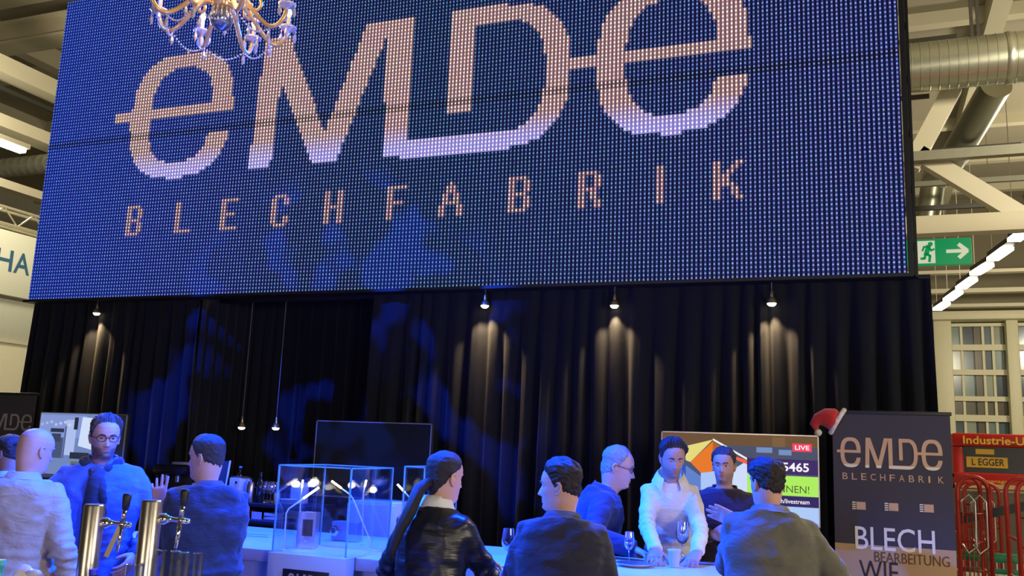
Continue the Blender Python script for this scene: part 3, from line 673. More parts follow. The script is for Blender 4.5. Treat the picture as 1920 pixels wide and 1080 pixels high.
o, s, w, h, z0 = tv('television at the left showing a workshop, behind the man in the blue shirt', a[0], b[0], a[2], YT, scr(118, 140, 196, .9))
L_ = [(scr(132, 150, 210), R4(0, .55, .62, .97)), (scr(70, 84, 120), R4(.0, .30, .30, .62)), (scr(172, 190, 236), R4(.32, .44, .35, .9)), (scr(206, 222, 250), [(.48, .5), (.50, .95), (.68, .93), (.64, .45)]), (scr(34, 42, 60), R4(.41, .455, .75, .94)), (scr(180, 214, 214), [(.62, .12), (.74, .93), (.80, .9), (.68, .12)]),
      (scr(44, 50, 74), R4(.14, .30, .70, .76)), (scr(58, 66, 94), R4(.16, .27, .55, .68)), (scr(90, 100, 150), R4(.31, .33, .3, .8)), (scr(40, 48, 66), R4(.4, .62, .30, .40)), (scr(96, 110, 92), R4(.42, .60, .12, .26)), (scr(60, 74, 58), R4(.44, .58, .15, .22)), (scr(28, 28, 40), R4(.74, 1, .0, 1)), (scr(60, 60, 96), R4(.0, 1, .0, .05))]
for i in range(7): L_.append((scr(160 + 6 * i, 176 + 6 * i, 232), R4(.02 + i * .055, .05 + i * .055, .80 + .02 * (i % 3), .84 + .02 * (i % 3))))
shows(s, w, h, z0, L_)
# ================================================================ roll-up banners
M_DARKB = mat('dark_banner_print', srgb(58, 52, 62), .6, 0, .05, 3)
M_TAN = mat('tan_banner_print', srgb(190, 152, 108), .6, 0, .05, 3)
YB = 6.9
def banner(label, xa, xb, zt_, split, m0):
    w = xb - xa; o = thing('rollup_banner', label, 'banner', (xa, YB, 0))
    c = MB().b2((0, 0, .08), (w, .004, zt_)).build('banner_cloth', m0, o)
    if split: MB().b2((.0, -.001, .08), (w, 0, split)).build('lower_print', M_TAN, c)
    MB().b2((-.005, -.015, zt_), (w + .01, .02, zt_ + .025), .004).build('top_rail', M_BLACK, o)
    MB().b2((-.02, -.09, .0), (w + .02, .11, .08), .01).build('base_cassette', M_STEEL, o)
    mb = MB(); mb.tube([(w / 2, .03, .08), (w / 2, .02, zt_ + .01)], .01, 8); mb.build('support_pole', M_STEEL, o)
    return o, c, w
a, b = at(1560, 770, YB), at(1781, 776, YB)
zsp = at(1680, 1025, YB)[2]
o, c, bwid = banner('dark roll-up banner lettered emde BLECHFABRIK wearing the Santa hat', a[0], b[0], a[2] - .02, zsp, M_DARKB)
M_CREAMP = mat('cream_print', srgb(238, 228, 206), .6, 0, .03); M_BRN = mat('brown_print', srgb(104, 66, 38), .6, 0, .05); M_DBRN = mat('dark_brown_print', srgb(52, 28, 24), .6, 0, .05)
def bx_(px, py): p = at(px, py, YB); return p[0] - a[0], p[2]
x0, z0 = bx_(1570, 875); x1, z1 = bx_(1766, 825)
lw, lh = x1 - x0, z1 - z0
mb = logo_mb(lw, lh); mb.build('word_mark', M_COPPER, c, (x0, -.003, z0), False)
mb = logo_foot_mb(lw, lh); mb.build('pale_foot', M_CREAMP, c, (x0, -.003, z0), False)
xs0, zs0 = bx_(1580, 897); xs1, _ = bx_(1770, 905); zs1 = bx_(1590, 886)[1]
hl = .045; step = (xs1 - xs0 - .035) / 10
for i, ch in enumerate('BLECHFABRIK'): text('letter', ch, (xs0 + i * step, -.003, zs0 - .004), .012 if ch == 'I' else .034, hl, M_COPPER, c)
for px in (1611, 1672, 1738):
    x, z = bx_(px, 948 + (px - 1611) * .04); ic = MB(); ic.poly([(x - .018, -.003, z - .026), (x + .042, -.003, z - .026), (x + .042, -.003, z + .026), (x - .018, -.003, z + .026)]); ic = ic.build('emblem', M_COPPER, c, None, False)
    mb = MB()
    for k in range(4): mb.poly([(x - .045, -.0035, z - .026 + k * .0145), (x - .022, -.0035, z - .026 + k * .0145), (x - .022, -.0035, z - .018 + k * .0145), (x - .045, -.0035, z - .018 + k * .0145)])
    mb.build('emblem_bars', M_CREAMP, ic, None, False)
for tx, p0, p1, hp, m, bd in [('BLECH', (1604, 1029), (1754, 1036), .155, M_CREAMP, .004), ('BEARBEITUNG', (1640, 1053), (1781, 1061), .068, M_BRN, -.002), ('WIE', (1612, 1088), (1685, 1090), .135, M_DBRN, -.003)]:
    xa_, za_ = bx_(*p0); xb_, _ = bx_(*p1); text('lettering', tx, (xa_, -.004, za_), xb_ - xa_, hp, m, c, bd)
al, bl_ = at(-72, 731, YB), at(70, 738, YB)
o2, c2, w2 = banner('dark roll-up banner with emde lettering at the left edge', bl_[0] - .785, bl_[0], bl_[2] - .02, None, mat('grey_banner_print', srgb(64, 62, 64), .6, 0, .05, 3))
xl0 = at(-41, 800, YB)[0] - o2.location.x; xl1 = at(59, 800, YB)[0] - o2.location.x; zl = at(30, 807, YB)[2]
mb = logo_mb(xl1 - xl0, .165); mb.build('word_mark', mat('grey_print', srgb(170, 160, 150), .6), c2, (xl0, -.003, zl), False)
# Santa hat on the banner corner
M_RED = mat('red_felt', srgb(196, 36, 22), .9, 0, .18, 14, .3, 90, sheen=.4); M_FUR = mat('white_plush', srgb(226, 216, 204), .95, 0, .08, 40, .9, 60)
hp = at(1566, 792, YB - .02); hat = thing('santa_hat', 'red Santa hat with white trim hung on the banner corner', 'hat', tuple(hp))
def q3(px, py, dy=0): return Vector(at(px, py, YB - .02 + dy)) - Vector(hp)
mb = MB(); path = [q3(1568, 789), q3(1560, 786), q3(1548, 783), q3(1534, 787), q3(1527, 796), q3(1530, 807)]
mb.tube(path, [.070, .078, .066, .046, .030, .012], 18)
for i, v in enumerate(mb.v): nn = noise.noise(Vector(v) * 14); mb.v[i] = tuple(Vector(v) + Vector((nn, nn * .5, nn * .7)) * .012)
mb.build('felt_cone', M_RED, hat, None, True)
mb = MB(); d0 = q3(1583, 768); d1 = q3(1557, 812)
for k in range(1):
    pts = [d0 + (d1 - d0) * t_ + Vector((0, -.05 * math.sin(PI * t_), 0)) for t_ in np.linspace(0, 1, 9)] + [d1 + (d0 - d1) * t_ + Vector((0, .06 * math.sin(PI * t_), 0)) for t_ in np.linspace(0, 1, 9)]
    mb.tube(pts, .017, 10)
for i, v in enumerate(mb.v): nn = noise.noise(Vector(v) * 60); mb.v[i] = tuple(Vector(v) * (1 + .03 * nn))
mb.build('fur_trim', M_FUR, hat, None, True)
mb = MB(); mb.ball(q3(1534, 811), .026, 12)
for i, v in enumerate(mb.v): nn = noise.noise(Vector(v) * 90); mb.v[i] = tuple(Vector(v) + Vector((nn, nn, nn)) * .003)
mb.build('pompom', M_FUR, hat, None, True)
# ================================================================ back bar with bottles and crockery
YS = 6.25
zs = at(470, 941, YS)[2]; zs2 = at(470, 967, YS)[2]
xa, xb = at(285, 930, YS)[0], at(588, 940, YS)[0]
bb = thing('back_bar', 'black two-tier back bar behind the counter at left', 'shelf', ((xa + xb) / 2, YS - .12, 0)); hwb = (xb - xa) / 2
MB().b2((-hwb, 0, zs - .03), (hwb, .45, zs), .004).build('upper_board', M_BLACK, bb)
MB().b2((-hwb, -.10, zs2 - .045), (hwb, .45, zs2 - .012), .004).build('lower_board', M_BLACK, bb)
for x in (-hwb, 0, hwb - .03): MB().b2((x, .0, 0), (x + .03, .44, zs - .03)).build('upright', M_BLACK, bb)
MB().b2((-hwb, .40, .05), (hwb, .42, zs - .05)).build('back_panel', M_BLACK, bb)
def on(px, Y=YS, z=None): p = at(px, 935, Y); return (p[0], Y, zs + .001 if z is None else z)
def bottle(label, loc, r, h, m, capm, neck=.35):
    o = thing('bottle', label, 'bottle', loc)
    MB().lathe([(r * .9, 0), (r, .006), (r, h * (1 - neck) - .02), (r * .8, h * (1 - neck) + .012), (r * .36, h * (1 - neck * .55)), (r * .34, h * .93), (r * .4, h * .94), (r * .4, h * .97)], n=18).build('bottle_body', m, o)
    MB().lathe([(r * .42, h * .955), (r * .42, h), (.0001, h)], n=14).build('cap', capm, o)
    return o
M_DKGL = mat('dark_green_glass', (.012, .018, .012), .08, 0, .1, spec=.8); M_PET = glass('blue_clear_plastic', (.75, .86, .98), .25)
bottle('dark slim bottle beside the steel jug on the back bar', on(486), .030, .235, M_DKGL, M_BLACK)
bottle('clear water bottle behind the white machine on the back bar', on(446, YS + .15), .032, .27, M_PET, mat('blue_cap', (.1, .25, .6), .4))
wm = thing('coffee_grinder', 'white boxy machine at the left end of the back bar', 'machine', on(447, YS - .02))
MB().b2((-.052, -.07, .02), (.052, .07, .185), .008).build('machine_body', M_WHITE, wm); MB().b2((-.055, -.09, 0), (.055, .08, .02), .004).build('machine_base', M_BLACK, wm)
MB().lathe([(.0001, 0), (.010, 0), (.010, .006), (.0001, .006)], (.02, -.07, .15), 12, (0, -1, 0)).build('knob', M_BLACK, wm)
MB().b2((-.058, -.05, .188), (.058, .06, .196), .002).build('machine_lid', M_STEEL, wm)
j = thing('steel_jug', 'steel insulated jug on the back bar', 'jug', on(468, YS - .03))
MB().lathe([(.036, 0), (.038, .005), (.038, .13), (.034, .145)], n=24).build('jug_body', M_STEEL, j); MB().lathe([(.030, .145), (.030, .155), (.012, .162), (.012, .176), (.016, .182), (.0001, .19)], n=18).build('jug_lid', M_CHROME, j)
mb = MB(); mb.tube([(.037, 0, .12), (.062, 0, .11), (.062, 0, .05), (.037, 0, .035)], .005, 8); mb.build('handle', M_BLACK, j, None, True)
M_WG = glass('wine_glass', (.97, .98, 1), .30)
def wineglass(label, loc, sc=1.0, liquid=None, group='stemmed glasses', parent=None):
    o = thing('wine_glass', label, 'glass', tuple(loc), group=group); o.scale = (sc, sc, sc)
    MB().lathe([(.033, 0), (.033, .0015), (.008, .005), (.004, .012), (.0036, .075), (.006, .083)], n=20).build('stem_and_foot', M_WG, o)
    MB().lathe([(.004, .083), (.020, .092), (.034, .115), (.037, .140), (.033, .175), (.029, .205), (.0282, .205), (.032, .175), (.036, .140), (.033, .116), (.019, .094), (.0001, .086)], n=24).build('bowl', M_WG, o)
    if liquid: MB().lathe([(.0001, .087), (.019, .0945), (.0325, .116), (.0345, .128), (.0001, .128)], n=20).build('drink', liquid, o)
    return o
for k, (px, dy) in enumerate(((494, 0), (501, .09), (507, -.02), (513, .10))):
    wineglass(['leftmost clear glass beside the dark bottle on the back bar', 'second clear glass on the back bar, set further back', 'third clear glass on the back bar, nearer the front', 'rightmost clear glass on the back bar, next to the paper box'][k], on(px, YS + dy), .8)
jar = thing('jar', 'small honey-coloured storage jar behind the glass case edge', 'jar', on(519, YS - .06))
MB().lathe([(.022, 0), (.024, .004), (.024, .08), (.018, .09)], n=18).build('jar_body', mat('honey_glass', (.55, .36, .14), .2, 0, .2), jar); MB().lathe([(.020, .09), (.020, .105), (.0001, .106)], n=16).build('jar_lid', M_STEEL, jar)
for k in range(3):
    tl = thing('plate', ['white plate at the bottom of the stack on the back bar', 'white plate in the middle of the stack on the back bar', 'white plate on top of the stack on the back bar'][k], 'plate', (on(545)[0], YS - .02, zs + .001 + k * .014), group='stacked plates')
    MB().lathe([(.045, 0), (.05, .003), (.085, .012), (.085, .014), (.05, .006), (.0001, .005)], n=26).build('dish', M_WHITE, tl)
pb = thing('paper_box', 'pale box on the back bar, seen through the glass case', 'box', (on(538)[0], YS + .16, zs + .001)); MB().b2((-.06, -.03, 0), (.06, .05, .16), .003).build('carton', mat('pale_carton', (.55, .56, .60), .6), pb); MB().b2((-.062, -.032, .15), (.062, .052, .163), .002).build('carton_lid', mat('pale_carton', (.55, .56, .60), .6), pb)
zl2 = zs2 - .011
def low(px, dy=-.12): return (at(px, 962, YS + dy)[0], YS + dy, zl2)
cl = thing('red_cloth', 'crumpled red cloth on the lower shelf of the back bar', 'cloth', low(466, -.05)); mb = MB(); mb.ball((0, 0, .03), .07, 16, (1.1, .8, .45))
for i, v in enumerate(mb.v): nn = noise.noise(Vector(v) * 22); mb.v[i] = (v[0] * (1 + .25 * nn), v[1] * (1 + .25 * nn), max(0, v[2] * (1 + .35 * nn)))
mb.build('cloth_folds', mat('red_cloth', srgb(180, 22, 30), .85, 0, .2, 20), cl, None, True)
cdp = thing('card', 'small white card standing on the lower shelf of the back bar', 'card', low(481)); MB().b2((-.045, 0, 0), (.045, .006, .055)).build('card_sheet', M_WHITE, cdp); MB().b2((-.045, .006, 0), (.045, .03, .003)).build('card_foot', M_WHITE, cdp)
for k in range(2):
    f = thing('folder', ['blue folder lying at the bottom of the pile on the lower shelf', 'blue folder lying on top of the pile on the lower shelf'][k], 'folder', (low(505)[0], YS - .06, zl2 + k * .028), .1 * k); MB().b2((-.06, -.05, 0), (.06, .06, .026), .004).build('cover', mat('blue_folder', (.25, .36, .72), .5), f); MB().b2((-.056, -.052, .004), (.056, -.05, .022)).build('paper_edge', M_WHITE, f)
# espresso machine behind the suited man
em = thing('coffee_machine', 'black rounded coffee machine behind the man in the dark suit', 'machine', (at(322, 900, YS)[0], YS + .05, zs + .001))
MB().b2((-.16, -.12, 0), (.16, .14, .05), .012).build('machine_base', M_BLACK, em); MB().b2((-.15, .02, .05), (.15, .14, .2), .02).build('machine_body', M_BLACK, em); MB().b2((-.17, -.12, .17), (.17, .14, .26), .04).build('machine_head', mat('gloss_black', (.01, .01, .012), .12), em)
mb = MB(); mb.tube([(-.05, -.06, .17), (-.05, -.06, .12)], .02, 12); mb.tube([(.07, -.06, .17), (.07, -.06, .12)], .02, 12); mb.build('spout', M_CHROME, em)
mb = MB(); mb.b2((.02, -.1, .262), (.15, .1, .285), .01); mb.build('bean_lid', mat('grey_lid', (.2, .2, .2), .3), em)
# leaning framed board
lb0 = at(426, 905, 6.2); lbt = thing('price_board', 'small pale-edged framed board leaning behind the man in the dark suit', 'board', (at(418, 905, 6.2)[0], 6.16, zs + .001), .25)
Rt = Matrix.Rotation(math.radians(-12), 3, 'X')
MB().box((0, 0.03, .16), (.10, .008, .31), Rt).build('board_panel', M_BLACK, lbt)
for x in (-.048, .048): MB().box((x, .025, .16), (.010, .014, .32), Rt).build('frame_bar', mat('pale_frame', (.7, .7, .68), .4), lbt)
# ================================================================ things on the counter
M_WINE = mat('white_wine', (.75, .70, .45), .1, 0, .05)
g = atz(951, 1064, CZ); wineglass('stemmed glass on the counter beside the woman with ponytail', (g[0], g[1], CZ + .001), .98, glass('water', (.8, .9, 1), .3))
g = atz(1179, 1056, CZ); wineglass('empty stemmed glass on the counter in front of the grey-haired man', (g[0], g[1], CZ + .001), .85)
g = atz(1276, 1052, CZ); wineglass('stemmed glass of white wine behind the white cup', (g[0], g[1] + .05, CZ + .001), 1.1, M_WINE)
g = atz(1264, 1064, CZ); cup = thing('paper_cup', 'white paper cup on the counter in front of the white shirt', 'cup', (g[0], g[1], CZ + .001))
MB().lathe([(.026, 0), (.027, .004), (.036, .09), (.0375, .092), (.0375, .096), (.034, .096), (.025, .006), (.0001, .005)], n=24).build('cup_wall', M_WHITE, cup); MB().lathe([(.0375, .088), (.040, .092), (.0375, .097)], n=24).build('rim', M_WHITE, cup)
for px, py, lbl in [(1190, 1062, 'flat white plate on the counter beside the dark-suited man'), ]:
    g = atz(px, py, CZ); o = thing('plate', lbl, 'plate', (g[0], g[1], CZ + .001)); MB().lathe([(.06, 0), (.065, .003), (.105, .014), (.105, .017), (.065, .007), (.0001, .006)], n=32).build('dish', M_WHITE, o); MB().lathe([(.100, .0165), (.105, .0185), (.105, .016)], n=32).build('rim', M_STEEL, o)
for px, py, rz, lbl, m, sz in [(1338, 1058, .25, 'dark flat leaflet on the counter between the white shirt and the grey jacket', mat('navy_leaflet', (.03, .05, .20), .5), (.13, .07)), (480, 1003, .1, 'pale leaflet lying on the counter left of the glass case', mat('blue_leaflet', (.40, .5, .6), .5), (.15, .10))]:
    g = atz(px, py, CZ); o = thing('leaflet', lbl, 'leaflet', (g[0], g[1], CZ + .001), rz); MB().b2((-sz[0], -sz[1], 0), (sz[0], sz[1], .004)).build('sheet', m, o); MB().b2((-sz[0] * .7, -sz[1] * .5, .004), (sz[0] * .7, sz[1] * .3, .0045)).build('print_field', mat('leaflet_print', (.2, .3, .5), .5), o)
# ================================================================ near bar with beer taps
nb0 = atd(178, 945, 2.8)
nbz = 1.0
nb = thing('tap_bar', 'steel-topped tap bar at the bottom left carrying the beer taps', 'counter', (nb0[0], nb0[1], 0), .35)
MB().b2((-1.2, -.3, nbz - .05), (1.0, .35, nbz), .006).build('tap_bar_top', M_STEEL, nb); MB().b2((-1.15, -.25, 0), (.95, .3, nbz - .05), .004).build('tap_bar_body', M_FRONT, nb)
def tap(px, py, d, label):
    p = atd(px, py, d); o = thing('beer_tap', label, 'beer tap', (p[0], p[1], nbz + .001), math.radians(28)); H = p[2] - nbz; r = .031
    MB().lathe([(.05, 0), (.05, .008), (r, .014), (r, H - .006), (r - .003, H), (.0001, H + .001)], n=32).build('column', M_STEEL, o)
    zt_ = H - .055
    mb = MB(); mb.tube([(r - .004, 0, zt_), (r + .004, 0, zt_), (r + .012, 0, zt_), (r + .022, 0, zt_), (r + .03, 0, zt_), (r + .06, 0, zt_ - .003), (r + .072, 0, zt_ - .004)], [.016, .0175, .0175, .011, .007, .007, .010], 14); fc = mb.build('faucet_body', M_CHROME, o, None, True)
    mb = MB(); mb.tube([(r + .058, 0, zt_ + .004), (r + .060, 0, zt_ + .045)], [.0085, .0065], 12); mb.tube([(r + .066, 0, zt_ - .006), (r + .085, 0, zt_ - .004)], [.009, .007], 10); mb.build('valve_stem', M_CHROME, o, None, True)
    mb = MB(); mb.tube([(r + .060, 0, zt_ + .042), (r + .061, 0, zt_ + .055), (r + .062, 0, zt_ + .080), (r + .063, 0, zt_ + .090)], [.009, .0115, .0135, .012], 14); mb.build('tap_handle', M_BLACK, o, None, True)
    mb = MB(); mb.tube([(r + .056, 0, zt_ - .002), (r + .054, 0, zt_ - .05), (r + .05, 0, zt_ - .085)], [.008, .0060, .0060], 10); mb.build('spout', M_CHROME, o, None, True)
    return o, r, zt_
o, r_, z_ = tap(178, 946, 2.8, 'left brushed steel beer tap column')
mb = MB(); mb.bar((r_ + .052, -.004, z_ - .01), (r_ + .02, -.004, z_ - .10), .004, .014); mb.build('foam_paddle', mat('brass_paddle', (.62, .5, .26), .3, .7), o)
tap(286, 938, 2.75, 'right brushed steel beer tap column, in front of the suited man')
M_CUP = glass('clear_plastic', (.93, .95, .98), .22, .05)
names_ = ['leftmost tall fluted glass beside the right beer tap', 'second tall fluted glass from the right beer tap', 'third tall fluted glass from the right beer tap', 'rightmost tall fluted glass in front of the suited man']
for k, px in enumerate((303, 325, 347, 368)):
    p = atd(px, 1032 + 2 * k, 2.62); hh = p[2] - nbz; o = thing('tall_glass', names_[k], 'glass', (p[0], p[1] + .012 * (k % 2), nbz + .001), group='tall fluted glasses')
    MB().lathe([(.0120, 0), (.0150, hh), (.0138, hh), (.0110, .02), (.0001, .02)], n=9).build('glass_wall', M_CUP, o, None, False); MB().lathe([(.0148, hh - .003), (.0155, hh), (.0136, hh + .001)], n=18).build('rim', M_CUP, o)
p = atd(254, 1058, 2.6); o = thing('tumbler', 'clear tumbler between the two beer taps', 'glass', (p[0], p[1], nbz + .001))
hh = p[2] - nbz; MB().lathe([(.022, 0), (.026, hh), (.0248, hh), (.021, .012), (.0001, .012)], n=22).build('tumbler_wall', M_CUP, o); MB().lathe([(.0255, hh - .004), (.0265, hh), (.0248, hh + .001)], n=22).build('rim', M_CUP, o)
p = atd(176, 1068, 2.6); bottle('bottle with a deep blue cap in front of the left beer tap', (p[0], p[1], nbz + .001), .030, p[2] - nbz, M_DKGL, mat('deep_blue_cap', (.02, .04, .8), .4))
p = atd(2, 1050, 2.7); bottle('teal-capped bottle at the bottom left corner', (p[0], p[1], nbz + .001), .033, p[2] - nbz, mat('teal_plastic', (.05, .35, .35), .3), mat('teal_cap', (.08, .5, .55), .4), .25)
p = atd(50, 1060, 2.75); o = thing('paper_bag', 'crumpled pale paper bag at the bottom left', 'bag', (p[0], p[1], nbz + .001)); hh = p[2] - nbz
mb = MB(); mb.lathe([(.040, 0), (.046, hh * .3), (.044, hh * .7), (.036, hh * .92), (.012, hh)], n=20)
for i, v in enumerate(mb.v): nn = noise.noise(Vector(v) * 25); mb.v[i] = (v[0] * (1 + .3 * nn), v[1] * (1 + .3 * nn), v[2] * (1 + .03 * nn))
mb.build('paper', mat('cream_paper', (.75, .70, .58), .8), o, None, True)
mb = MB(); mb.ball((.03, 0, hh * .93), .022, 10, (1.2, 1, .6)); mb.build('folded_top', M_WHITE, o, None, True)
# ================================================================ chandelier
ch0 = atd(417, 18, 5.0)
M_GOLD = mat('amber_glass_arm', (.85, .52, .20), .22, .25, .15, 12, spec=.8, coat=.6); M_CRY = mat('crystal', (.78, .72, .78), .10, .35, .1, 30, spec=.9); M_CAND = mat('glowing_candle', (.80, .50, .18), .5, 0, .05, emit=(1, .5, .12), estr=.35)  # candle tubes emit too: the bulbs' glow put into their colour
M_FLAME = glow('candle_bulb', (1.0, .80, .46), 16)
cz = thing('chandelier', 'crystal chandelier with amber arms and lit candle bulbs', 'chandelier', tuple(ch0))
MB().lathe([(.0001, -.125), (.024, -.118), (.052, -.096), (.065, -.058), (.060, -.022), (.034, .0), (.018, .01)], n=24).build('glass_ball', mat('mirror_ball', (.42, .46, .62), .12, .8, .1), cz)
MB().lathe([(.03, .0), (.055, .012), (.06, .03), (.035, .05), (.022, .09), (.045, .14), (.05, .18), (.022, .23), (.015, .32), (.035, .38), (.012, .45), (.01, .55)], n=24).build('centre_column', M_GOLD, cz)
mb = MB(); mb.tube([(0, 0, .55), (0, 0, 13.2 - ch0[2])], .008, 8); mb.build('suspension_rod', M_DKSTEEL, cz)
NA = 8
arm_pr = [(.03, .02), (.07, .055), (.12, .05), (.18, -.01), (.235, -.075), (.285, -.115), (.33, -.11), (.365, -.07), (.378, -.02)]
def crv(pr, m=3):
    out = []
    for i in range(len(pr) - 1):
        for k in range(m): out.append(tuple(pr[i][j] + (pr[i + 1][j] - pr[i][j]) * k / m for j in (0, 1)))
    out.append(pr[-1])
    for _ in range(2): out = [out[0]] + [tuple((out[i - 1][j] + 2 * out[i][j] + out[i + 1][j]) / 4 for j in (0, 1)) for i in range(1, len(out) - 1)] + [out[-1]]
    return out
def me_arm():
    mb = MB(); mb.tube([(r, 0, z) for r, z in crv(arm_pr)], .0125, 10); return mb.mesh('arm', M_GOLD, True)
ME = {'arm': me_arm(), 'scroll': None}
mb = MB(); mb.tube([(r, 0, z) for r, z in crv([(.03, .10), (.09, .15), (.17, .14), (.21, .07), (.19, .02), (.15, .03), (.15, .06)])], .009, 8); ME['scroll'] = mb.mesh('scroll', M_GOLD, True)
ME['cup'] = MB().lathe([(.008, -.02), (.014, -.008), (.040, .002), (.050, .014), (.048, .016), (.03, .006), (.012, .006)], (.378, 0, 0), 20).mesh('drip_cup', M_CRY, True)
ME['candle'] = MB().lathe([(.011, .004), (.011, .075), (.007, .078)], (.378, 0, 0), 12).mesh('candle', M_CAND, True)
ME['bulb'] = MB().lathe([(.006, .078), (.013, .092), (.015, .105), (.009, .125), (.0005, .142)], (.378, 0, 0), 12).mesh('candle_bulb', M_FLAME, True)
def drop(l): return MB().lathe([(.0005, 0), (.0045, -.004), (.0045, -.014), (.002, -.017), (.009, -.034), (.0125, -.034 - l * .6), (.0005, -.034 - l * 1.3)], n=6).mesh('crystal_drop', M_CRY, False)
ME['drop'] = drop(.035)
for k in range(NA):
    a = 2 * PI * k / NA + .2
    for nm, key in (('arm', 'arm'), ('scroll', 'scroll'), ('drip_cup', 'cup'), ('candle', 'candle'), ('candle_bulb', 'bulb')):
        o = link(nm, ME[key], cz); o.rotation_euler = (0, 0, a + (.39 if key == 'scroll' else 0))
    for q in (-1, 0, 1):
        rr = .378 + .045 * math.cos(q * 2.1); tt = .045 * math.sin(q * 2.1)
        o = link('crystal_drop', ME['drop'], cz, (rr * math.cos(a) - tt * math.sin(a), rr * math.sin(a) + tt * math.cos(a), .008))
    o = link('crystal_drop', ME['drop'], cz, (.285 * math.cos(a), .285 * math.sin(a), -.12))
    o = link('crystal_drop', ME['drop'], cz, (.19 * math.cos(a + .39), .19 * math.sin(a + .39), .01))
    # swag of beads from arm to arm
    b0 = Vector((.285 * math.cos(a), .285 * math.sin(a), -.125)); a2 = a + 2 * PI / NA; b1 = Vector((.285 * math.cos(a2), .285 * math.sin(a2), -.125)); mb = MB()
    for i in range(1, 14):
        t_ = i / 14; c_ = b0.lerp(b1, t_) - Vector((0, 0, .055 * math.sin(PI * t_))); mb.ball(c_, .006, 5)
    mb.build('bead_swag', M_CRY, cz, None, True)
for i in range(14):
    a = 2 * PI * i / 14; link('crystal_drop', ME['drop'], cz, (.055 * math.cos(a), .055 * math.sin(a), -.0))
l = bpy.data.lights.new('chandelier_light', 'POINT'); l.energy = 15; l.color = (1, .75, .42); l.shadow_soft_size = .25
lo = bpy.data.objects.new('chandelier_light', l); COL.objects.link(lo); lo.parent = cz; lo.location = (0, 0, .14)
# ================================================================ red van and cage trolleys at the right
M_VRED = mat('red_vehicle_paint', srgb(190, 34, 22), .35, 0, .06, 2, coat=.4); M_YEL = mat('yellow_print', srgb(244, 190, 40), .5, 0, .04); M_VGL = mat('dark_vehicle_glass', (.05, .055, .055), .35, 0, .3, 1.5, spec=.25)
VY = 15.0
v0 = at(1786, 815, VY); vx = v0[0]
def vp(px, py): p = at(px, py, VY); return p[0] - vx, p[2]
van = thing('red_van', 'red van with yellow Industrie-U lettering along its roof edge', 'van', (vx, VY, 0))
zr = vp(1850, 813)[1]; zh = vp(1850, 838)[1]; zw = vp(1850, 887)[1]; zk = .45
xr = 3.2
MB().b2((.0, 0, zh), (xr, 1.8, zr), .03).build('roof_band', M_VRED, van)
MB().b2((.0, .02, zk), (vp(1808, 860)[0], 1.78, zh), .03).build('corner_pillar', M_VRED, van)
MB().b2((.0, .0, zk), (xr, 1.8, zw), .03).build('body_side', M_VRED, van)
MB().b2((vp(1808, 860)[0], .06, zw), (xr, 1.74, zh)).build('side_window', M_VGL, van)
mb = MB(); mb.b2((.0, -.012, vp(1850, 916)[1]), (xr, 0, vp(1850, 908)[1])); mb.build('cream_stripe', mat('cream_stripe', srgb(216, 186, 120), .5), van)
x_, z_ = vp(1806, 832); x2, _ = vp(1921, 829)
text('lettering', 'Industrie-U', (x_, -.004, z_), x2 - x_, vp(1850, 818)[1] - z_, M_YEL, van, .02)
ys = MB().b2((vp(1813, 876)[0], .045, vp(1850, 877)[1]), (vp(1890, 860)[0], .056, vp(1850, 857)[1])).build('yellow_sign', M_YEL, van)
x_, z_ = vp(1823, 872); x2, _ = vp(1884, 868); text('lettering', 'L EGGER', (x_, .042, z_), x2 - x_, .10, M_BLACK, ys, .01)
MB().b2((vp(1830, 850)[0], .045, vp(1850, 852)[1]), (vp(1865, 850)[0], .056, vp(1850, 842)[1])).build('yellow_sticker', M_YEL, van)
x_, z_ = vp(1830, 912); x2, _ = vp(1890, 910); text('lettering', 'manager', (x_ + .12, -.004, vp(1850, 909)[1] + .015), .34, .05, M_YEL, van, .01)
for x in (.7, 2.6):
    MB().lathe([(.12, 0), (.32, 0), (.34, .03), (.34, .19), (.32, .22), (.12, .22)], (x, .0, .34), 28, (0, 1, 0)).build('wheel', M_BLACK, van)
M_TRED = mat('red_trolley_tube', srgb(170, 40, 26), .4, .1, .08, 6); M_WIRE = mat('bright_wire', (.6, .58, .5), .3, .8)
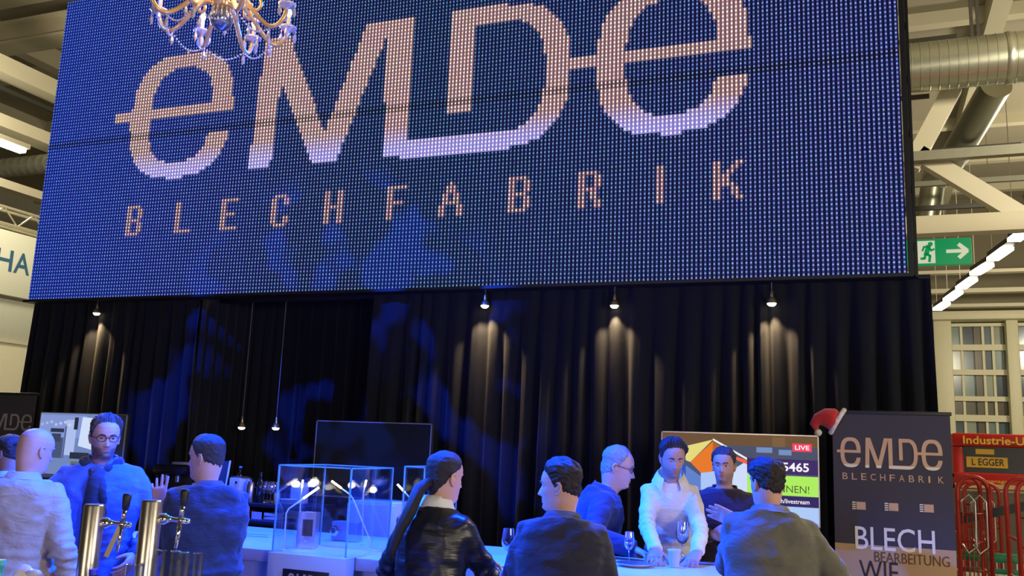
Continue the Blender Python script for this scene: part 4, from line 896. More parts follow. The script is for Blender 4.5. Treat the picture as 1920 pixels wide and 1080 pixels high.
def trolley(px0, px1, pyt, Y, label):
    a_ = at(px0, pyt, Y); b_ = at(px1, pyt, Y); w = b_[0] - a_[0]; H = a_[2]; o = thing('cage_trolley', label, 'trolley', (a_[0], Y, 0)); d = .7
    for y in (0, d):
        rr = .12; pts = [(0, y, .12), (0, y, H - rr)] + [(rr - rr * math.cos(t_), y, H - rr + rr * math.sin(t_)) for t_ in np.linspace(.2, PI / 2, 5)] + [(w - rr + rr * math.sin(t_), y, H - rr + rr * math.cos(t_)) for t_ in np.linspace(0, PI / 2 - .2, 5)] + [(w, y, H - rr), (w, y, .12)]
        mb = MB(); mb.tube(pts, .022, 10); mb.build('tube_hoop', M_TRED, o, None, True)
    for x in (0, w):
        for z in (.2, .75, 1.1): mb = MB(); mb.tube([(x, 0, z), (x, d, z)], .014, 8); mb.build('side_rail', M_TRED, o, None, True)
    for z in (.2, .5, .8, 1.05, 1.3): mb = MB(); mb.tube([(0, 0, z), (w, 0, z)], .008, 6); mb.build('cross_wire', M_TRED, o, None, True)
    nbar = 7
    for i in range(1, nbar): mb = MB(); mb.tube([(w * i / nbar, 0, .15), (w * i / nbar, 0, 1.3)], .007, 6); mb.build('mesh_bar', M_TRED, o, None, True)
    MB().b2((0, 0, .10), (w, d, .14)).build('deck', M_TRED, o)
    for x in (.06, w - .06):
        for y in (.06, d - .06): MB().lathe([(.03, -.02), (.055, -.02), (.055, .02), (.03, .02)], (x, y, .055), 14, (1, 0, 0)).build('caster', M_BLACK, o)
    for k in range(2):
        x = w * (.35 + .35 * k); mb = MB(); mb.tube([(x - .05, -.03, H - .35), (x - .06, -.05, H - .22), (x, -.05, H - .16), (x + .05, -.05, H - .22), (x + .05, -.04, H - .62), (x - .02, -.05, H - .68), (x - .07, -.05, H - .6)], .008, 6); mb.build('wire_hook', M_WIRE, o, None, True)
    return o
trolley(1793, 1852, 893, 9.5, 'red tubular cage trolley right beside the dark roll-up banner')
trolley(1905, 1990, 899, 9.2, 'red tubular cage trolley at the right edge of the picture')
trolley(1806, 1872, 905, 11.8, 'red tubular cage trolley standing behind the two nearer ones')
GY = 10.4; g0 = at(1800, 1040, GY); g1 = at(1990, 1045, GY)
cr = thing('green_crate', 'wire crate with a green rim at the bottom right', 'crate', (g0[0], GY, 0)); w = g1[0] - g0[0]; H = g0[2]
M_GRN = mat('green_plastic', srgb(16, 130, 84), .4, 0, .06)
for y in (0, .5): MB().b2((0, y - .02, H - .05), (w, y + .02, H), .01).build('rim_bar', M_GRN, cr)
for x in (0, w): MB().b2((x - .02, 0, H - .05), (x + .02, .5, H), .01).build('rim_bar', M_GRN, cr)
MB().b2((.02, -.01, H - .16), (w - .02, .01, H - .11), .005).build('rim_band', M_GRN, cr)
for i in range(15): x = w * (i + .5) / 15; MB().b2((x - .006, -.006, .1), (x + .006, .006, H - .05)).build('wire', M_WIRE, cr)
MB().b2((.02, .02, .08), (w - .02, .48, .12)).build('bottom', M_WIRE, cr)
MB().b2((.05, .06, .12), (w - .05, .44, H - .2), .02).build('load', mat('pale_load', srgb(170, 166, 140), .7), cr)
for x in (.05, w - .05):
    for y in (.05, .45): MB().b2((x - .02, y - .02, 0), (x + .02, y + .02, .1)).build('foot', M_BLACK, cr)
MY = 10.6; t0 = at(1795, 975, MY); t1 = at(1990, 935, MY)
bt = thing('barrier_belt', 'black belt slung slanting across behind the cage trolleys', 'belt', tuple(t0)); dv = Vector(t1 - t0); mb = MB(); mb.bar((0, 0, 0), dv, .006, .09); mb.build('belt_band', M_BLACK, bt)
for q in (0, 1): e = dv * q; MB().b2((e.x - .02, e.y - .02, -t0[2] + .001), (e.x + .02, e.y + .02, e.z + .06), .003).build('belt_post', M_BLACK, bt)
# grey machine bulk behind the trolleys
mc = thing('grey_cabinet', 'olive grey cabinet behind the trolleys, below the red van', 'cabinet', (at(1796, 930, 12.8)[0], 12.8, 0))
MB().b2((0, 0, 0), (2.4, .8, at(1850, 921, 12.8)[2]), .02).build('cabinet_body', mat('olive_grey', srgb(104, 98, 80), .6, 0, .15, 3), mc)
MB().b2((.05, -.02, .1), (1.15, 0, at(1850, 921, 12.8)[2] - .06), .004).build('cabinet_door', mat('olive_grey', srgb(104, 98, 80), .6), mc); MB().b2((1.2, -.02, .1), (2.35, 0, at(1850, 921, 12.8)[2] - .06), .004).build('cabinet_door', mat('olive_grey', srgb(104, 98, 80), .6), mc)
# ================================================================ people
def smooth01(x): x = max(0.0, min(1.0, x)); return x * x * (3 - 2 * x)
def remesh(mb, voxel, it=4, fac=.5):
    me = bpy.data.meshes.new('tmp'); me.from_pydata(mb.v, [], mb.f); me.validate(); me.update(); o = bpy.data.objects.new('tmp', me); COL.objects.link(o)
    m = o.modifiers.new('r', 'REMESH'); m.mode = 'VOXEL'; m.voxel_size = voxel
    s = o.modifiers.new('s', 'SMOOTH'); s.iterations = it; s.factor = fac
    dg = bpy.context.evaluated_depsgraph_get(); e = bpy.data.meshes.new_from_object(o.evaluated_get(dg))
    v = np.empty(len(e.vertices) * 3); e.vertices.foreach_get('co', v); nrm = np.empty(len(e.vertices) * 3); e.vertices.foreach_get('normal', nrm)
    f = [tuple(p.vertices) for p in e.polygons]
    bpy.data.objects.remove(o); bpy.data.meshes.remove(me); bpy.data.meshes.remove(e)
    return v.reshape(-1, 3), nrm.reshape(-1, 3), f
HEADP = np.array([  # z, front, back, half width, front taper
    (-.115, .058, -.072, .070, .0), (-.08, .050, -.066, .060, .0), (-.05, .044, -.064, .056, .0), (-.025, .046, -.066, .056, .05), (-.008, .062, -.069, .057, .2), (.000, .078, -.071, .057, .35), (.010, .088, -.074, .058, .42), (.022, .092, -.078, .0605, .42), (.045, .092, -.085, .0655, .36), (.075, .092, -.092, .070, .28),
    (.10, .091, -.097, .0735, .20), (.118, .089, -.099, .075, .16), (.135, .093, -.101, .0765, .12), (.16, .091, -.101, .0770, .08), (.185, .081, -.096, .0725, .04), (.205, .064, -.083, .0625, .0), (.220, .043, -.063, .0470, .0), (.230, .022, -.040, .0290, .0), (.2352, .002, -.016, .006, .0)])
NT = 72
def head_grid(NT, fine=1):
    zz = np.concatenate([np.linspace(-.115, -.03, 8 * fine)[:-1], np.linspace(-.03, .205, 54 * fine)[:-1], [.205, .208, .211, .214, .217, .2195, .222, .2243, .2265, .2283, .230, .2315, .2328, .2338, .2345, .2352]])
    out = []
    for z in zz:
        fr, bk_, w, tp = [np.interp(z, HEADP[:, 0], HEADP[:, k]) for k in (1, 2, 3, 4)]
        row = []
        for k in range(NT):
            th = 2 * PI * k / NT; c, s = math.cos(th), math.sin(th)     # th = 0 is the front
            pw = 2.25; cc = math.copysign(abs(c) ** (2 / pw), c); ss = math.copysign(abs(s) ** (2 / pw), s)
            yc = -.008; y = yc + (fr - yc) * cc if c > 0 else yc + (yc - bk_) * cc
            x = w * ss * (1 - tp * max(0, cc) ** 1.5 * .75)
            if c > 0:
                g = lambda x0, z0, sx, sz: math.exp(-((x - x0) / sx) ** 2 - ((z - z0) / sz) ** 2)
                ax = abs(x); ga = lambda x0, z0, sx, sz: math.exp(-((ax - x0) / sx) ** 2 - ((z - z0) / sz) ** 2)
                if .068 < z < .135:                                     # nose: ridge growing to the tip
                    q = (z - .078) / .05; hgt = .026 * (1 - max(0, q)) if q > 0 else .026 * max(0, 1 + q * 4.5)
                    sx = .0095 + .006 * max(0, 1 - abs(z - .082) / .02); y += max(0, hgt) * math.exp(-(x / sx) ** 2)
                y -= .011 * ga(.031, .119, .017, .011); y += .0045 * ga(.028, .138, .024, .007); y += .004 * ga(.046, .092, .018, .018)
                y += .0045 * ga(0, .056, .020, .0045); y += .005 * ga(0, .045, .018, .005); y -= .003 * ga(0, .0505, .022, .002); y -= .003 * ga(0, .033, .02, .006); y += .004 * ga(0, .016, .016, .009)
            row.append((x, y, z))
        out.append(row)
    return np.array(out), zz
HG, HZ = head_grid(NT)
NT2 = 150
HG2, HZ2 = head_grid(NT2, 2)
def grid_faces(nr_, nc, off=0):
    return [(off + j * nc + i, off + j * nc + (i + 1) % nc, off + (j + 1) * nc + (i + 1) % nc, off + (j + 1) * nc + i) for j in range(nr_ - 1) for i in range(nc)]
def head_normals(G):
    du = np.roll(G, -1, 1) - np.roll(G, 1, 1); dv = np.gradient(G, axis=0); n = np.cross(du, dv); n /= np.linalg.norm(n, axis=2, keepdims=True) + 1e-9; return n
HN2 = head_normals(HG2)
if HN2[40, 0, 1] < 0: HN2 = -HN2
def surf_y(x, z):
    j = int(np.argmin(abs(HZ - z))); r = HG[j]; fr = [k for k in range(NT) if math.cos(2 * PI * k / NT) > .05]; k = min(fr, key=lambda k: abs(r[k, 0] - x)); return r[k, 1]
def hair_shell(style, thick, seed, rough=.004):
    """scalp shell that thins out to nothing at the hair line"""
    V = []; T = np.zeros(HG2.shape[:2])
    for j in range(HG2.shape[0]):
        z = HZ2[j]
        for k in range(NT2):
            th = 2 * PI * k / NT2; th = abs(th if th <= PI else 2 * PI - th); d = math.degrees(th)
            if style == 'bald': line = np.interp(d, [0, 70, 84, 100, 120, 180], [0, 0, 0, .150, .145, .140]); low = np.interp(d, [0, 90, 110, 180], [.09, .085, .06, .04])
            elif style == 'receding': line = np.interp(d, [0, 30, 45, 62, 72, 84, 92, 105, 180], [.192, .205, .200, .17, .145, .10, .10, .06, .025]); low = -1
            elif style == 'long': line = np.interp(d, [0, 40, 60, 80, 92, 110, 180], [.192, .188, .165, .14, .125, .075, -.02]); low = -1
            else: line = np.interp(d, [0, 35, 55, 68, 80, 88, 96, 105, 180], [.188, .186, .174, .150, .110, .090, .13, .08, .048]); low = -1
            if style == 'quiff': line += .012 * max(0, math.cos(th))
            line += .007 * noise.noise(Vector((d * .12, seed, 1))) + .006 * noise.noise(Vector((d * .6, seed, 5)))
            if style == 'bald':
                t_ = smooth01((z - low) / .02) * smooth01((line - z) / .03) * .5
            else: t_ = smooth01((z - line) / (.030 + .022 * max(0, math.cos(th)) ** 2))
            T[j, k] = t_
    off = np.zeros_like(T)
    for j in range(HG2.shape[0]):
        for k in range(NT2):
            z = HZ2[j]; top = smooth01((z - .12) / .09); th = 2 * PI * k / NT2
            f = 1 + .35 * max(0, math.cos(th)) * top if style in ('short', 'quiff') else 1
            q = (.30 + .70 * top) * thick * f
            if style == 'quiff': q *= 1 + .35 * top * max(0, math.cos(th)) ** 2
            p = HG2[j, k]; nn = noise.noise(Vector((p[0] * 170 + 40 * p[2], p[1] * 45, p[2] * 60 + seed))) * rough * .8 + noise.noise(Vector((p[0] * 40, p[1] * 26, p[2] * 26 + seed))) * rough * 1.1
            off[j, k] = -.003 + T[j, k] * (max(q * .25 + .001, q + nn) + .003)
    P_ = HG2 + HN2 * off[..., None]; fs = []
    nrw = HG2.shape[0]
    for j in range(nrw - 1):
        for k in range(NT2):
            k2 = (k + 1) % NT2
            if max(T[j, k], T[j, k2], T[j + 1, k], T[j + 1, k2]) > .02: fs.append((j * NT2 + k, j * NT2 + k2, (j + 1) * NT2 + k2, (j + 1) * NT2 + k))
    fs.append(tuple((nrw - 1) * NT2 + k for k in range(NT2)))
    used = sorted({i for f in fs for i in f}); mp = {u: i for i, u in enumerate(used)}
    return P_.reshape(-1, 3)[used], [tuple(mp[i] for i in f) for f in fs]
def ear_mb():
    mb = MB(); n = 20; R_ = []
    for sgn in (-1, 1):
        rim = [(.0, .010, .132), (.004, .0, .140), (.009, -.014, .137), (.012, -.022, .124), (.010, -.020, .108), (.006, -.010, .094), (.003, .002, .084), (.0, .008, .088)]
        mb.tube([(sgn * (.073 + p[0]), p[1] - .006, p[2] - .008) for p in rim], [.004, .0055, .0055, .0055, .005, .0055, .006, .004], 8)
        mb.ball((sgn * .0765, -.012, .106), .016, 10, (.35, .95, 1.35))
    return mb
def hand_mb(curl=(.3, .3, .3, .3), thumb=.5, spread=.06, side=1, bend=0.0):
    """palm along +y from the wrist, palm facing -z, thumb on +x for side = 1"""
    mb = MB(); n = 14; rings = [(-.045, .026, .022), (-.01, .026, .020), (.012, .032, .019), (.04, .040, .0175), (.07, .043, .016), (.092, .041, .0145), (.101, .036, .011)]
    vs = []; 
    for y, w, t_ in rings:
        for k in range(n): a = 2 * PI * k / n; vs.append((w * math.copysign(abs(math.cos(a)) ** .8, math.cos(a)), y, t_ * math.sin(a)))
    fs = grid_faces(len(rings), n); fs += [tuple(range(n))[::-1], tuple(range((len(rings) - 1) * n, len(rings) * n))]
    mb.add(vs, fs)
    for k, (x, L, y0) in enumerate(((.031, .073, .088), (.010, .081, .094), (-.012, .075, .092), (-.032, .060, .084))):
        p = Vector((x * side, y0, 0)); pts = [p + Vector((0, -.02, 0)), p]; c = curl[k]; ang = c * .6; out = spread * (1.5 - k) * side
        for q, l in enumerate((.43, .31, .26)):
            d = Vector((math.sin(out) * math.cos(ang), math.cos(out) * math.cos(ang), -math.sin(ang))); p = p + d * L * l; pts.append(p); ang += c * (1.0 if q == 0 else .8)
        mb.tube(pts, [.0095, .0095, .0088, .0080, .0062], 10)
    p = Vector((.026 * side, .018, -.004)); pts = [p - Vector((.012 * side, .008, 0)), p]; a = .95 - thumb * .55; dn = thumb * .55
    for l in (.040, .032, .026):
        p = p + Vector((math.sin(a) * side * math.cos(dn), math.cos(a) * math.cos(dn), -math.sin(dn))) * l; pts.append(p); a -= .25; dn += thumb * .2
    mb.tube(pts, [.013, .013, .0115, .0098, .0075], 10)
    return mb
def frame_from(d, nrm):
    y = Vector(d).normalized(); z = -(Vector(nrm) - y * Vector(nrm).dot(y)); 
    if z.length < 1e-5: z = perp(y)[0]
    z.normalize(); x = y.cross(z); return Matrix((x, y, z)).transposed()
SKINS = {}
def skin(name, c, beard=None):
    m = mat('skin_' + name, c, .5, 0, .10, 20, .08, 220, spec=.35, hue=tuple(min(1, q * k) for q, k in zip(c, (1.1, .95, .92))))
    if beard:
        t = m.node_tree; b = t.nodes['Principled BSDF']; src = b.inputs['Base Color'].links[0].from_socket
        a = t.nodes.new('ShaderNodeAttribute'); a.attribute_name = 'Beard'; mx = t.nodes.new('ShaderNodeMix'); mx.data_type = 'RGBA'; mx.inputs[7].default_value = (*beard, 1)
        t.links.new(a.outputs['Fac'], mx.inputs[0]); t.links.new(src, mx.inputs[6]); t.links.new(mx.outputs[2], b.inputs['Base Color'])
    return m
M_EYEW = mat('eye_white', (.42, .40, .38), .2, 0, 0); M_IRIS = mat('eye_iris', (.03, .02, .015), .15, 0, 0); 
def person(label, crown, body, lean=0, side_lean=0, head_yaw=None, head_pitch=0, head_roll=0, head_scale=1.0, skin_c=(.52, .33, .25), skin_n='a', hair=('short', .02, (.03, .02, .015)), garment=None, trousers=(.015, .016, .02),
           arms=None, extras=(), beard=None, lid=.48, build=1.0, glasses=None, collar=None, sh_w=1.0, female=False, arm_k=.90):
    """crown: world position of the top of the head; angles in degrees, body = world heading of the chest"""
    r = random.Random(label)
    hip = .95
    def ang(z): return math.radians(lean) * smooth01((z - .90) / .42)
    zs_ = np.linspace(.0, 1.62, 163); O = []; p = Vector((0, 0, 0)); FR = []
    for i, z in enumerate(zs_):
        a = ang(z); sd = math.radians(side_lean) * smooth01((z - .9) / .42); R = Matrix.Rotation(sd, 3, 'Y') @ Matrix.Rotation(-a, 3, 'X')
        if i: p = p + R @ Vector((0, 0, zs_[i] - zs_[i - 1]))
        O.append(p.copy()); FR.append(R)
    def sp(z): i = int(round(max(0, min(1.62, z)) * 100)); return O[i], FR[i]
    def pos(x, y, z): o_, R = sp(z); return o_ + R @ Vector((x, y, 0))
    hs = head_scale; hb, hR = sp(1.545 - .03)
    hy = 0 if head_yaw is None else math.radians(head_yaw - body)
    RH = Matrix.Rotation(hy, 3, 'Z') @ Matrix.Rotation(-math.radians(head_pitch), 3, 'X') @ Matrix.Rotation(math.radians(head_roll), 3, 'Y')
    nb_, nR = sp(1.445); 
    up_ = nR @ Vector((0, 0, 1)); hp_ = nb_ + up_ * .085 + (nR @ Vector((0, .015, 0))); hp_ = hp_ + RH @ Vector((0, .012, 0))
    def H(pt):           # head coordinates -> body coordinates; the neck blends from the spine to the head
        pt = Vector(pt) * hs; w = smooth01((pt.z + .105) / .09); a = hp_ + RH @ pt; b = nb_ + nR @ Vector((pt.x, pt.y + .012, pt.z + .085 + .0)); return a * w + b * (1 - w)
    cr_ = H((0, -.01, .2352 + (hair[1] * .8 if hair else 0)))
    s = crown[2] / cr_.z; rz = math.radians(body - 90); RZ = Matrix.Rotation(rz, 3, 'Z'); loc = Vector((crown[0], crown[1], 0)) - RZ @ Vector((cr_.x, cr_.y, 0)) * s
    root = thing('person', label, 'person', tuple(loc), rz); root.scale = (s, s, s)
    def L(w): v = RZ.transposed() @ (Vector([float(q) for q in w]) - loc); return v / s
    SK = skin(skin_n, skin_c, beard); LIP = skin(skin_n + '_lips', (skin_c[0] * .8, skin_c[1] * .55, skin_c[2] * .55)); BRD = SK
    # ---- arms by two-bone reach
    gar = garment; gi = gar.get('inflate', 0.0); l1, l2 = .295, .268
    swd = .158 * sh_w; armp = {}
    for sd in (-1, 1):
        S_ = pos(swd * sd, -.005, 1.405); A = arms.get(sd) if arms else None
        if A is None: T_ = S_ + Vector((.05 * sd, .06, -.53)); hint = Vector((.35 * sd, -1, 0)); hd = None
        else: T_ = L(A['wrist']) if 'wrist' in A else pos(*A['local']); hint = Vector(A.get('hint', (.6 * sd, -.6, -.5))); hd = A
        v = T_ - S_; d = min(v.length, (l1 + l2) * .995); v.normalize(); T_ = S_ + v * d
        ca_ = max(-1, min(1, (l1 * l1 + d * d - l2 * l2) / (2 * l1 * d))); hq = hint - v * hint.dot(v); hq.normalize(); E_ = S_ + v * l1 * ca_ + hq * l1 * math.sqrt(max(0, 1 - ca_ * ca_)); armp[sd] = (S_, E_, T_, A or {})
    # ---- trunk section table: z, half width, half depth, y centre
    fm = .93 if female else 1.0
    SEC = [(.84, .180, .125, -.01), (.92, .182, .128, -.012), (1.0, .172, .120, -.005), (1.08, .163 * fm, .112, 0), (1.16, .168 * fm, .116, .004), (1.26, .183 * fm, .124, .006), (1.34, .192 * fm, .122, .002), (1.40, .178 * fm, .108, -.004), (1.44, .138 * fm, .090, -.010), (1.475, .088, .074, -.012), (1.505, .066, .066, -.006)]
    def trunk(mb, k, hem, top, add, n=26):
        rows_ = [q for q in SEC if hem - .001 <= q[0] <= top + .001]
        if hem < .84: rows_ = [(hem, .190, .135, -.012)] + rows_
        vs_ = []
        for z, w, dd, yc in rows_:
            for i in range(n):
                a = 2 * PI * i / n; c, s_ = math.cos(a), math.sin(a); x = (w * k * build + add) * math.copysign(abs(s_) ** .85, s_); y = yc + (dd * k * build + add) * math.copysign(abs(c) ** .9, c)
                vs_.append(pos(x, y, z))
        fs_ = grid_faces(len(rows_), n); fs_ += [tuple(range(n))[::-1], tuple(range((len(rows_) - 1) * n, len(rows_) * n))]; mb.add(vs_, fs_)
    def arm(mb, sd, radii, end=1.0):
        S_, E_, T_, _ = armp[sd]; inn = pos(swd * sd * .55, -.005, 1.40); T2 = E_ + (T_ - E_) * end
        pts = [inn, S_, S_.lerp(E_, .3), S_.lerp(E_, .7), E_, E_.lerp(T2, .3), E_.lerp(T2, .7), T2]; mb.tube(pts, radii, 16)
    # ---- body: trunk, arms and legs in one skin, head and hands grown on
    mb = MB(); trunk(mb, .86, .84, 1.505, -.006)
    for sd in (-1, 1): arm(mb, sd, [.048, .044, .037, .033, .031, .031, .027, .025])
    for sd in (-1, 1): mb.tube([(.085 * sd, -.01, .92), (.09 * sd, -.005, .70), (.092 * sd, 0, .49), (.094 * sd, -.015, .30), (.095 * sd, -.02, .08), (.096 * sd, .02, .05), (.10 * sd, .12, .035)], [.08, .072, .052, .048, .034, .036, .028], 14)
    v_, n_, f_ = remesh(mb, .016, 3); body_mb = MB(); body_mb.mi = 0; body_mb.add([tuple(q) for q in v_], f_)
    base = len(body_mb.v); hv = [H(q) for q in HG.reshape(-1, 3)]; hf = grid_faces(HG.shape[0], NT); hm = []
    mats_ = [SK, LIP, BRD]
    flat = HG.reshape(-1, 3)
    for f in hf:
        c = flat[list(f)].mean(0); m_ = 0
        if c[1] > .05 and abs(c[0]) < .023 - abs(c[2] - .0505) * .9 and .0425 < c[2] < .059: m_ = 1
        hm.append(m_)
    body_mb.add(hv, hf); body_mb.m[-len(hf):] = hm; body_mb.add([H(HG[-1, k]) for k in range(NT)], [tuple(range(NT))])
    em_ = ear_mb(); body_mb.mi = 0; body_mb.add([H(q) for q in em_.v], em_.f)
    for sx in (-1, 1):    # upper and lower lids
        lm = MB(); lm.ball((0, 0, 0), .0132, 12); ey = surf_y(.031, .119) - .0045
        keep = [f for f in lm.f if (np.mean([lm.v[i][2] for i in f]) > .0132 * (.9 - 1.5 * lid) or np.mean([lm.v[i][2] for i in f]) < -.0132 * .62)]
        body_mb.add([H((q[0] * 1.15 + .031 * sx, q[1] + ey, q[2] + .1185)) for q in lm.v], keep)
    for sd in (-1, 1):
        S_, E_, T_, A = armp[sd]; pose = A.get('pose', dict(curl=(.45, .5, .55, .6), thumb=.6)); side = -sd if not A.get('flip') else sd
        hm_ = hand_mb(side=side, **pose); hv_, _, hf_ = remesh(hm_, .0042, 2, .4)
        d = Vector(A['hdir']) if 'hdir' in A else (T_ - E_); d = (RZ.transposed() @ d) if 'hdir' in A else d
        nm_ = RZ.transposed() @ Vector(A['palm']) if 'palm' in A else Vector((-sd, 0, -.2))
        # keep the thumb on the anatomical side: right hand (sd=1) palm along nm_
        Fm = frame_from(d, nm_); hs_ = A.get('size', 1.0)
        body_mb.add([T_ + Fm @ (Vector(q) * hs_) for q in hv_], hf_)
    bo = body_mb.build('body', mats_[:2], root, None, True)
    if beard:
        wt = np.zeros(len(body_mb.v), np.float32)
        for i, q in enumerate(flat):
            x, y, z = q; jaw = smooth01((.072 - z + .5 * max(0, .03 - y)) / .022) * smooth01((z + .025) / .03) * smooth01((y + .03) / .03)
            mus = smooth01((.024 - abs(x)) / .012) * smooth01((.074 - z) / .008) * smooth01((y - .05) / .02) * smooth01((z - .05) / .006)
            lipm = math.exp(-(x / .021) ** 2 - ((z - .0500) / .0085) ** 2) * (y > .05)
            wt[base + i] = max(0, min(1, max(jaw, mus) * (1 - 1.1 * lipm) * (.85 + .3 * noise.noise(Vector(q) * 60))))
        at_ = bo.data.attributes.new('Beard', 'FLOAT', 'POINT')
        if len(bo.data.vertices) == len(wt): at_.data.foreach_set('value', wt)
    # ---- eyes, brows
    for sx in (-1, 1):
        mb = MB(); ey = surf_y(.031, .119) - .0055; e_ = MB(); e_.ball((0, 0, 0), .0122, 14)
        mb.add([H((q[0] + .031 * sx, q[1] + ey, q[2] + .1185)) for q in e_.v], e_.f)
        for i, f in enumerate(e_.f):
            c = Vector(np.mean([e_.v[j] for j in f], axis=0)).normalized()
            if c.dot(Vector((0, .97, -.05))) > .86: mb.m[i] = 1
        mb.build('eye', [M_EYEW, M_IRIS], root, None, True)
    hc = hair[2] if hair else (.2, .15, .1)
    HM = mat('hair_%02d%02d%02d' % tuple(int(q * 99) for q in hc), hc, .55, 0, .35, 60, .5, 160, stretch=(3, 1, 1), spec=.4)
    for sx in (-1, 1):
        mb = MB(); pts = [(x * sx, surf_y(x, z) + .001, z) for x, z in ((.012, .137), (.022, .1405), (.034, .142), (.046, .138))]; mb.tube([H(q) for q in pts], [.0028, .0042, .0038, .0018], 6); mb.build('eyebrow', HM, root, None, True)
    if hair:
        hv_, hf_ = hair_shell(hair[0], hair[1], r.uniform(0, 50), hair[3] if len(hair) > 3 else .004); mb = MB(); mb.add([H(q) for q in hv_], hf_); ho = mb.build('hair', HM, root, None, True)
    # ---- upper garment
    GM = gar['mat']; hem = gar.get('hem', .86); add = .012 + gi; mb = MB(); trunk(mb, 1.0, hem, gar.get('top', 1.475), add)
    ae = gar.get('sleeve', 1.0); k = gi * .9
    for sd in (-1, 1): arm(mb, sd, [q * arm_k + k * .8 for q in (.072, .068, .060, .054, .052, .048, .043, .037)], ae)
    v_, n_, f_ = remesh(mb, .0115, 5); wr = gar.get('wrinkle', .006); sd_ = r.uniform(0, 40); nv = []
    el = [(armp[q][1], armp[q][0], armp[q][2]) for q in (-1, 1)]
    for q, n in zip(v_, n_):
        p = Vector(q); w = wr * noise.noise(Vector((p.x * 5 + p.z * 3, p.y * 5, p.z * 11 + sd_))) + wr * 1.1 * (.45 - abs(noise.noise(Vector((p.x * 9 + p.z * 5, p.y * 8, p.z * 12 - p.x * 6 + sd_))))) + wr * .55 * noise.noise(Vector((p.x * 14, p.y * 14, p.z * 26 + sd_)))
        for (E_, S_, T_) in el:
            dE = (p - E_).length
            if dE < .12: w += wr * 1.0 * (1 - dE / .12) * math.sin((p - S_).dot((E_ - S_).normalized()) * 130 + sd_)
        wz_ = p.z; w += wr * .5 * math.exp(-((wz_ - 1.05) / .08) ** 2) * math.sin(wz_ * 120 + 3 * noise.noise(p * 6))
        nv.append(tuple(p + Vector(n) * w))
    if gar.get('open'):                       # jacket front left open: cut a wedge and show the shirt beneath
        zsamp = np.linspace(.7, 1.5, 41); OO = [sp(z) for z in zsamp]; keep = []
        for f in f_:
            c = Vector(np.mean([nv[i] for i in f], axis=0)); best = min(range(41), key=lambda i: abs((OO[i][1].transposed() @ (c - OO[i][0])).z)); lc = OO[best][1].transposed() @ (c - OO[best][0])
            if lc.y > .03 and abs(lc.x) < np.interp(zsamp[best], [.7, .95, 1.05, 1.40, 1.5], gar['open']): continue
            keep.append(f)
        f_ = keep; m2 = MB(); trunk(m2, .99, .84, 1.475, .004); a_, b_, c_ = remesh(m2, .014, 4); mm = MB(); mm.add([tuple(q) for q in a_], c_); mm.build('shirt', gar['under'], root, None, True)
    mb = MB(); mb.add(nv, f_); go = mb.build(gar['name'], GM, root, None, True)
    # ---- collar
    for col_ in (collar or []):
        mt_, z0_, z1_, r0, r1, gapd, fl = col_; mb = MB(); n = 40; g0 = math.radians(gapd); V_ = []
        for j, (z, rr) in enumerate(((z0_, r0 + .012), ((z0_ + z1_) / 2, (r0 + r1) / 2 + .006), (z1_, r1), (z1_ + .003, r1 + .006), ((z0_ + z1_) / 2 - .004, (r0 + r1) / 2 + .016 + fl * .5), (z0_ + .004, r0 + .02 + fl))):
            for i in range(n + 1):
                a = g0 + (2 * PI - 2 * g0) * i / n; fz_ = .030 * max(0, math.cos(a)) ** 2; V_.append(pos(rr * math.sin(a) * .98, rr * math.cos(a) * 1.02 - .006, z - fz_ + .006 * (1 - math.cos(a))))
        F_ = [(j * (n + 1) + i, j * (n + 1) + i + 1, (j + 1) * (n + 1) + i + 1, (j + 1) * (n + 1) + i) for j in range(5) for i in range(n)]
        mb.add(V_, F_); mb.build('collar', mt_, root, None, True)
    # ---- trousers and shoes
    TM = mat('trousers_%02d%02d%02d' % tuple(int(q * 99) for q in trousers), trousers, .8, 0, .15, 30, .2, 200); mb = MB()
    trunk(mb, 1.0, .84, 1.0, .004)
    for sd in (-1, 1): mb.tube([(.085 * sd, -.01, .93), (.092 * sd, -.005, .70), (.094 * sd, 0, .49), (.096 * sd, -.012, .30), (.097 * sd, -.016, .085)], [.098, .09, .072, .065, .058], 16)
    v_, n_, f_ = remesh(mb, .018, 3); mb = MB(); mb.add([tuple(q) for q in v_], f_); mb.build('trousers', TM, root, None, True)
    for sd in (-1, 1):
        mb = MB(); mb.tube([(.096 * sd, -.075, .045), (.097 * sd, -.05, .05), (.098 * sd, .02, .055), (.10 * sd, .10, .042), (.102 * sd, .17, .032), (.102 * sd, .195, .028)], [.026, .042, .046, .042, .032, .014], 14)
        mb.v = [(q[0], q[1], max(.001, q[2])) for q in mb.v]; mb.build('shoe', mat('black_leather_shoe', (.012, .011, .010), .35), root, None, True)
    if glasses:
        mb = MB(); yy = surf_y(.02, .119) + .016
        for sx in (-1, 1):
            rim = [((.033 + .024 * math.cos(a) * (1 if abs(math.cos(a)) < .8 else 1)) * sx, yy - .004 - .010 * abs(math.cos(a)) * (math.cos(a) > 0), .1175 + .0165 * math.copysign(abs(math.sin(a)) ** .7, math.sin(a))) for a in np.linspace(0, 2 * PI, 21)]
            mb.tube([H(q) for q in rim], .0021, 6); mb.tube([H(q) for q in ((.057 * sx, yy - .016, .121), (.074 * sx, yy - .035, .121), (.0815 * sx, .0, .122), (.081 * sx, -.022, .112))], .002, 6)
        mb.tube([H(q) for q in ((-.009, yy - .004, .121), (0, yy + .003, .123), (.009, yy - .004, .121))], .002, 6); mb.build('glasses', glasses, root, None, True)
    ctx = dict(root=root, H=H, pos=pos, L=L, armp=armp, HM=HM, s=s, RZ=RZ, loc=loc)
    for fn in extras: fn(ctx)
    return ctx
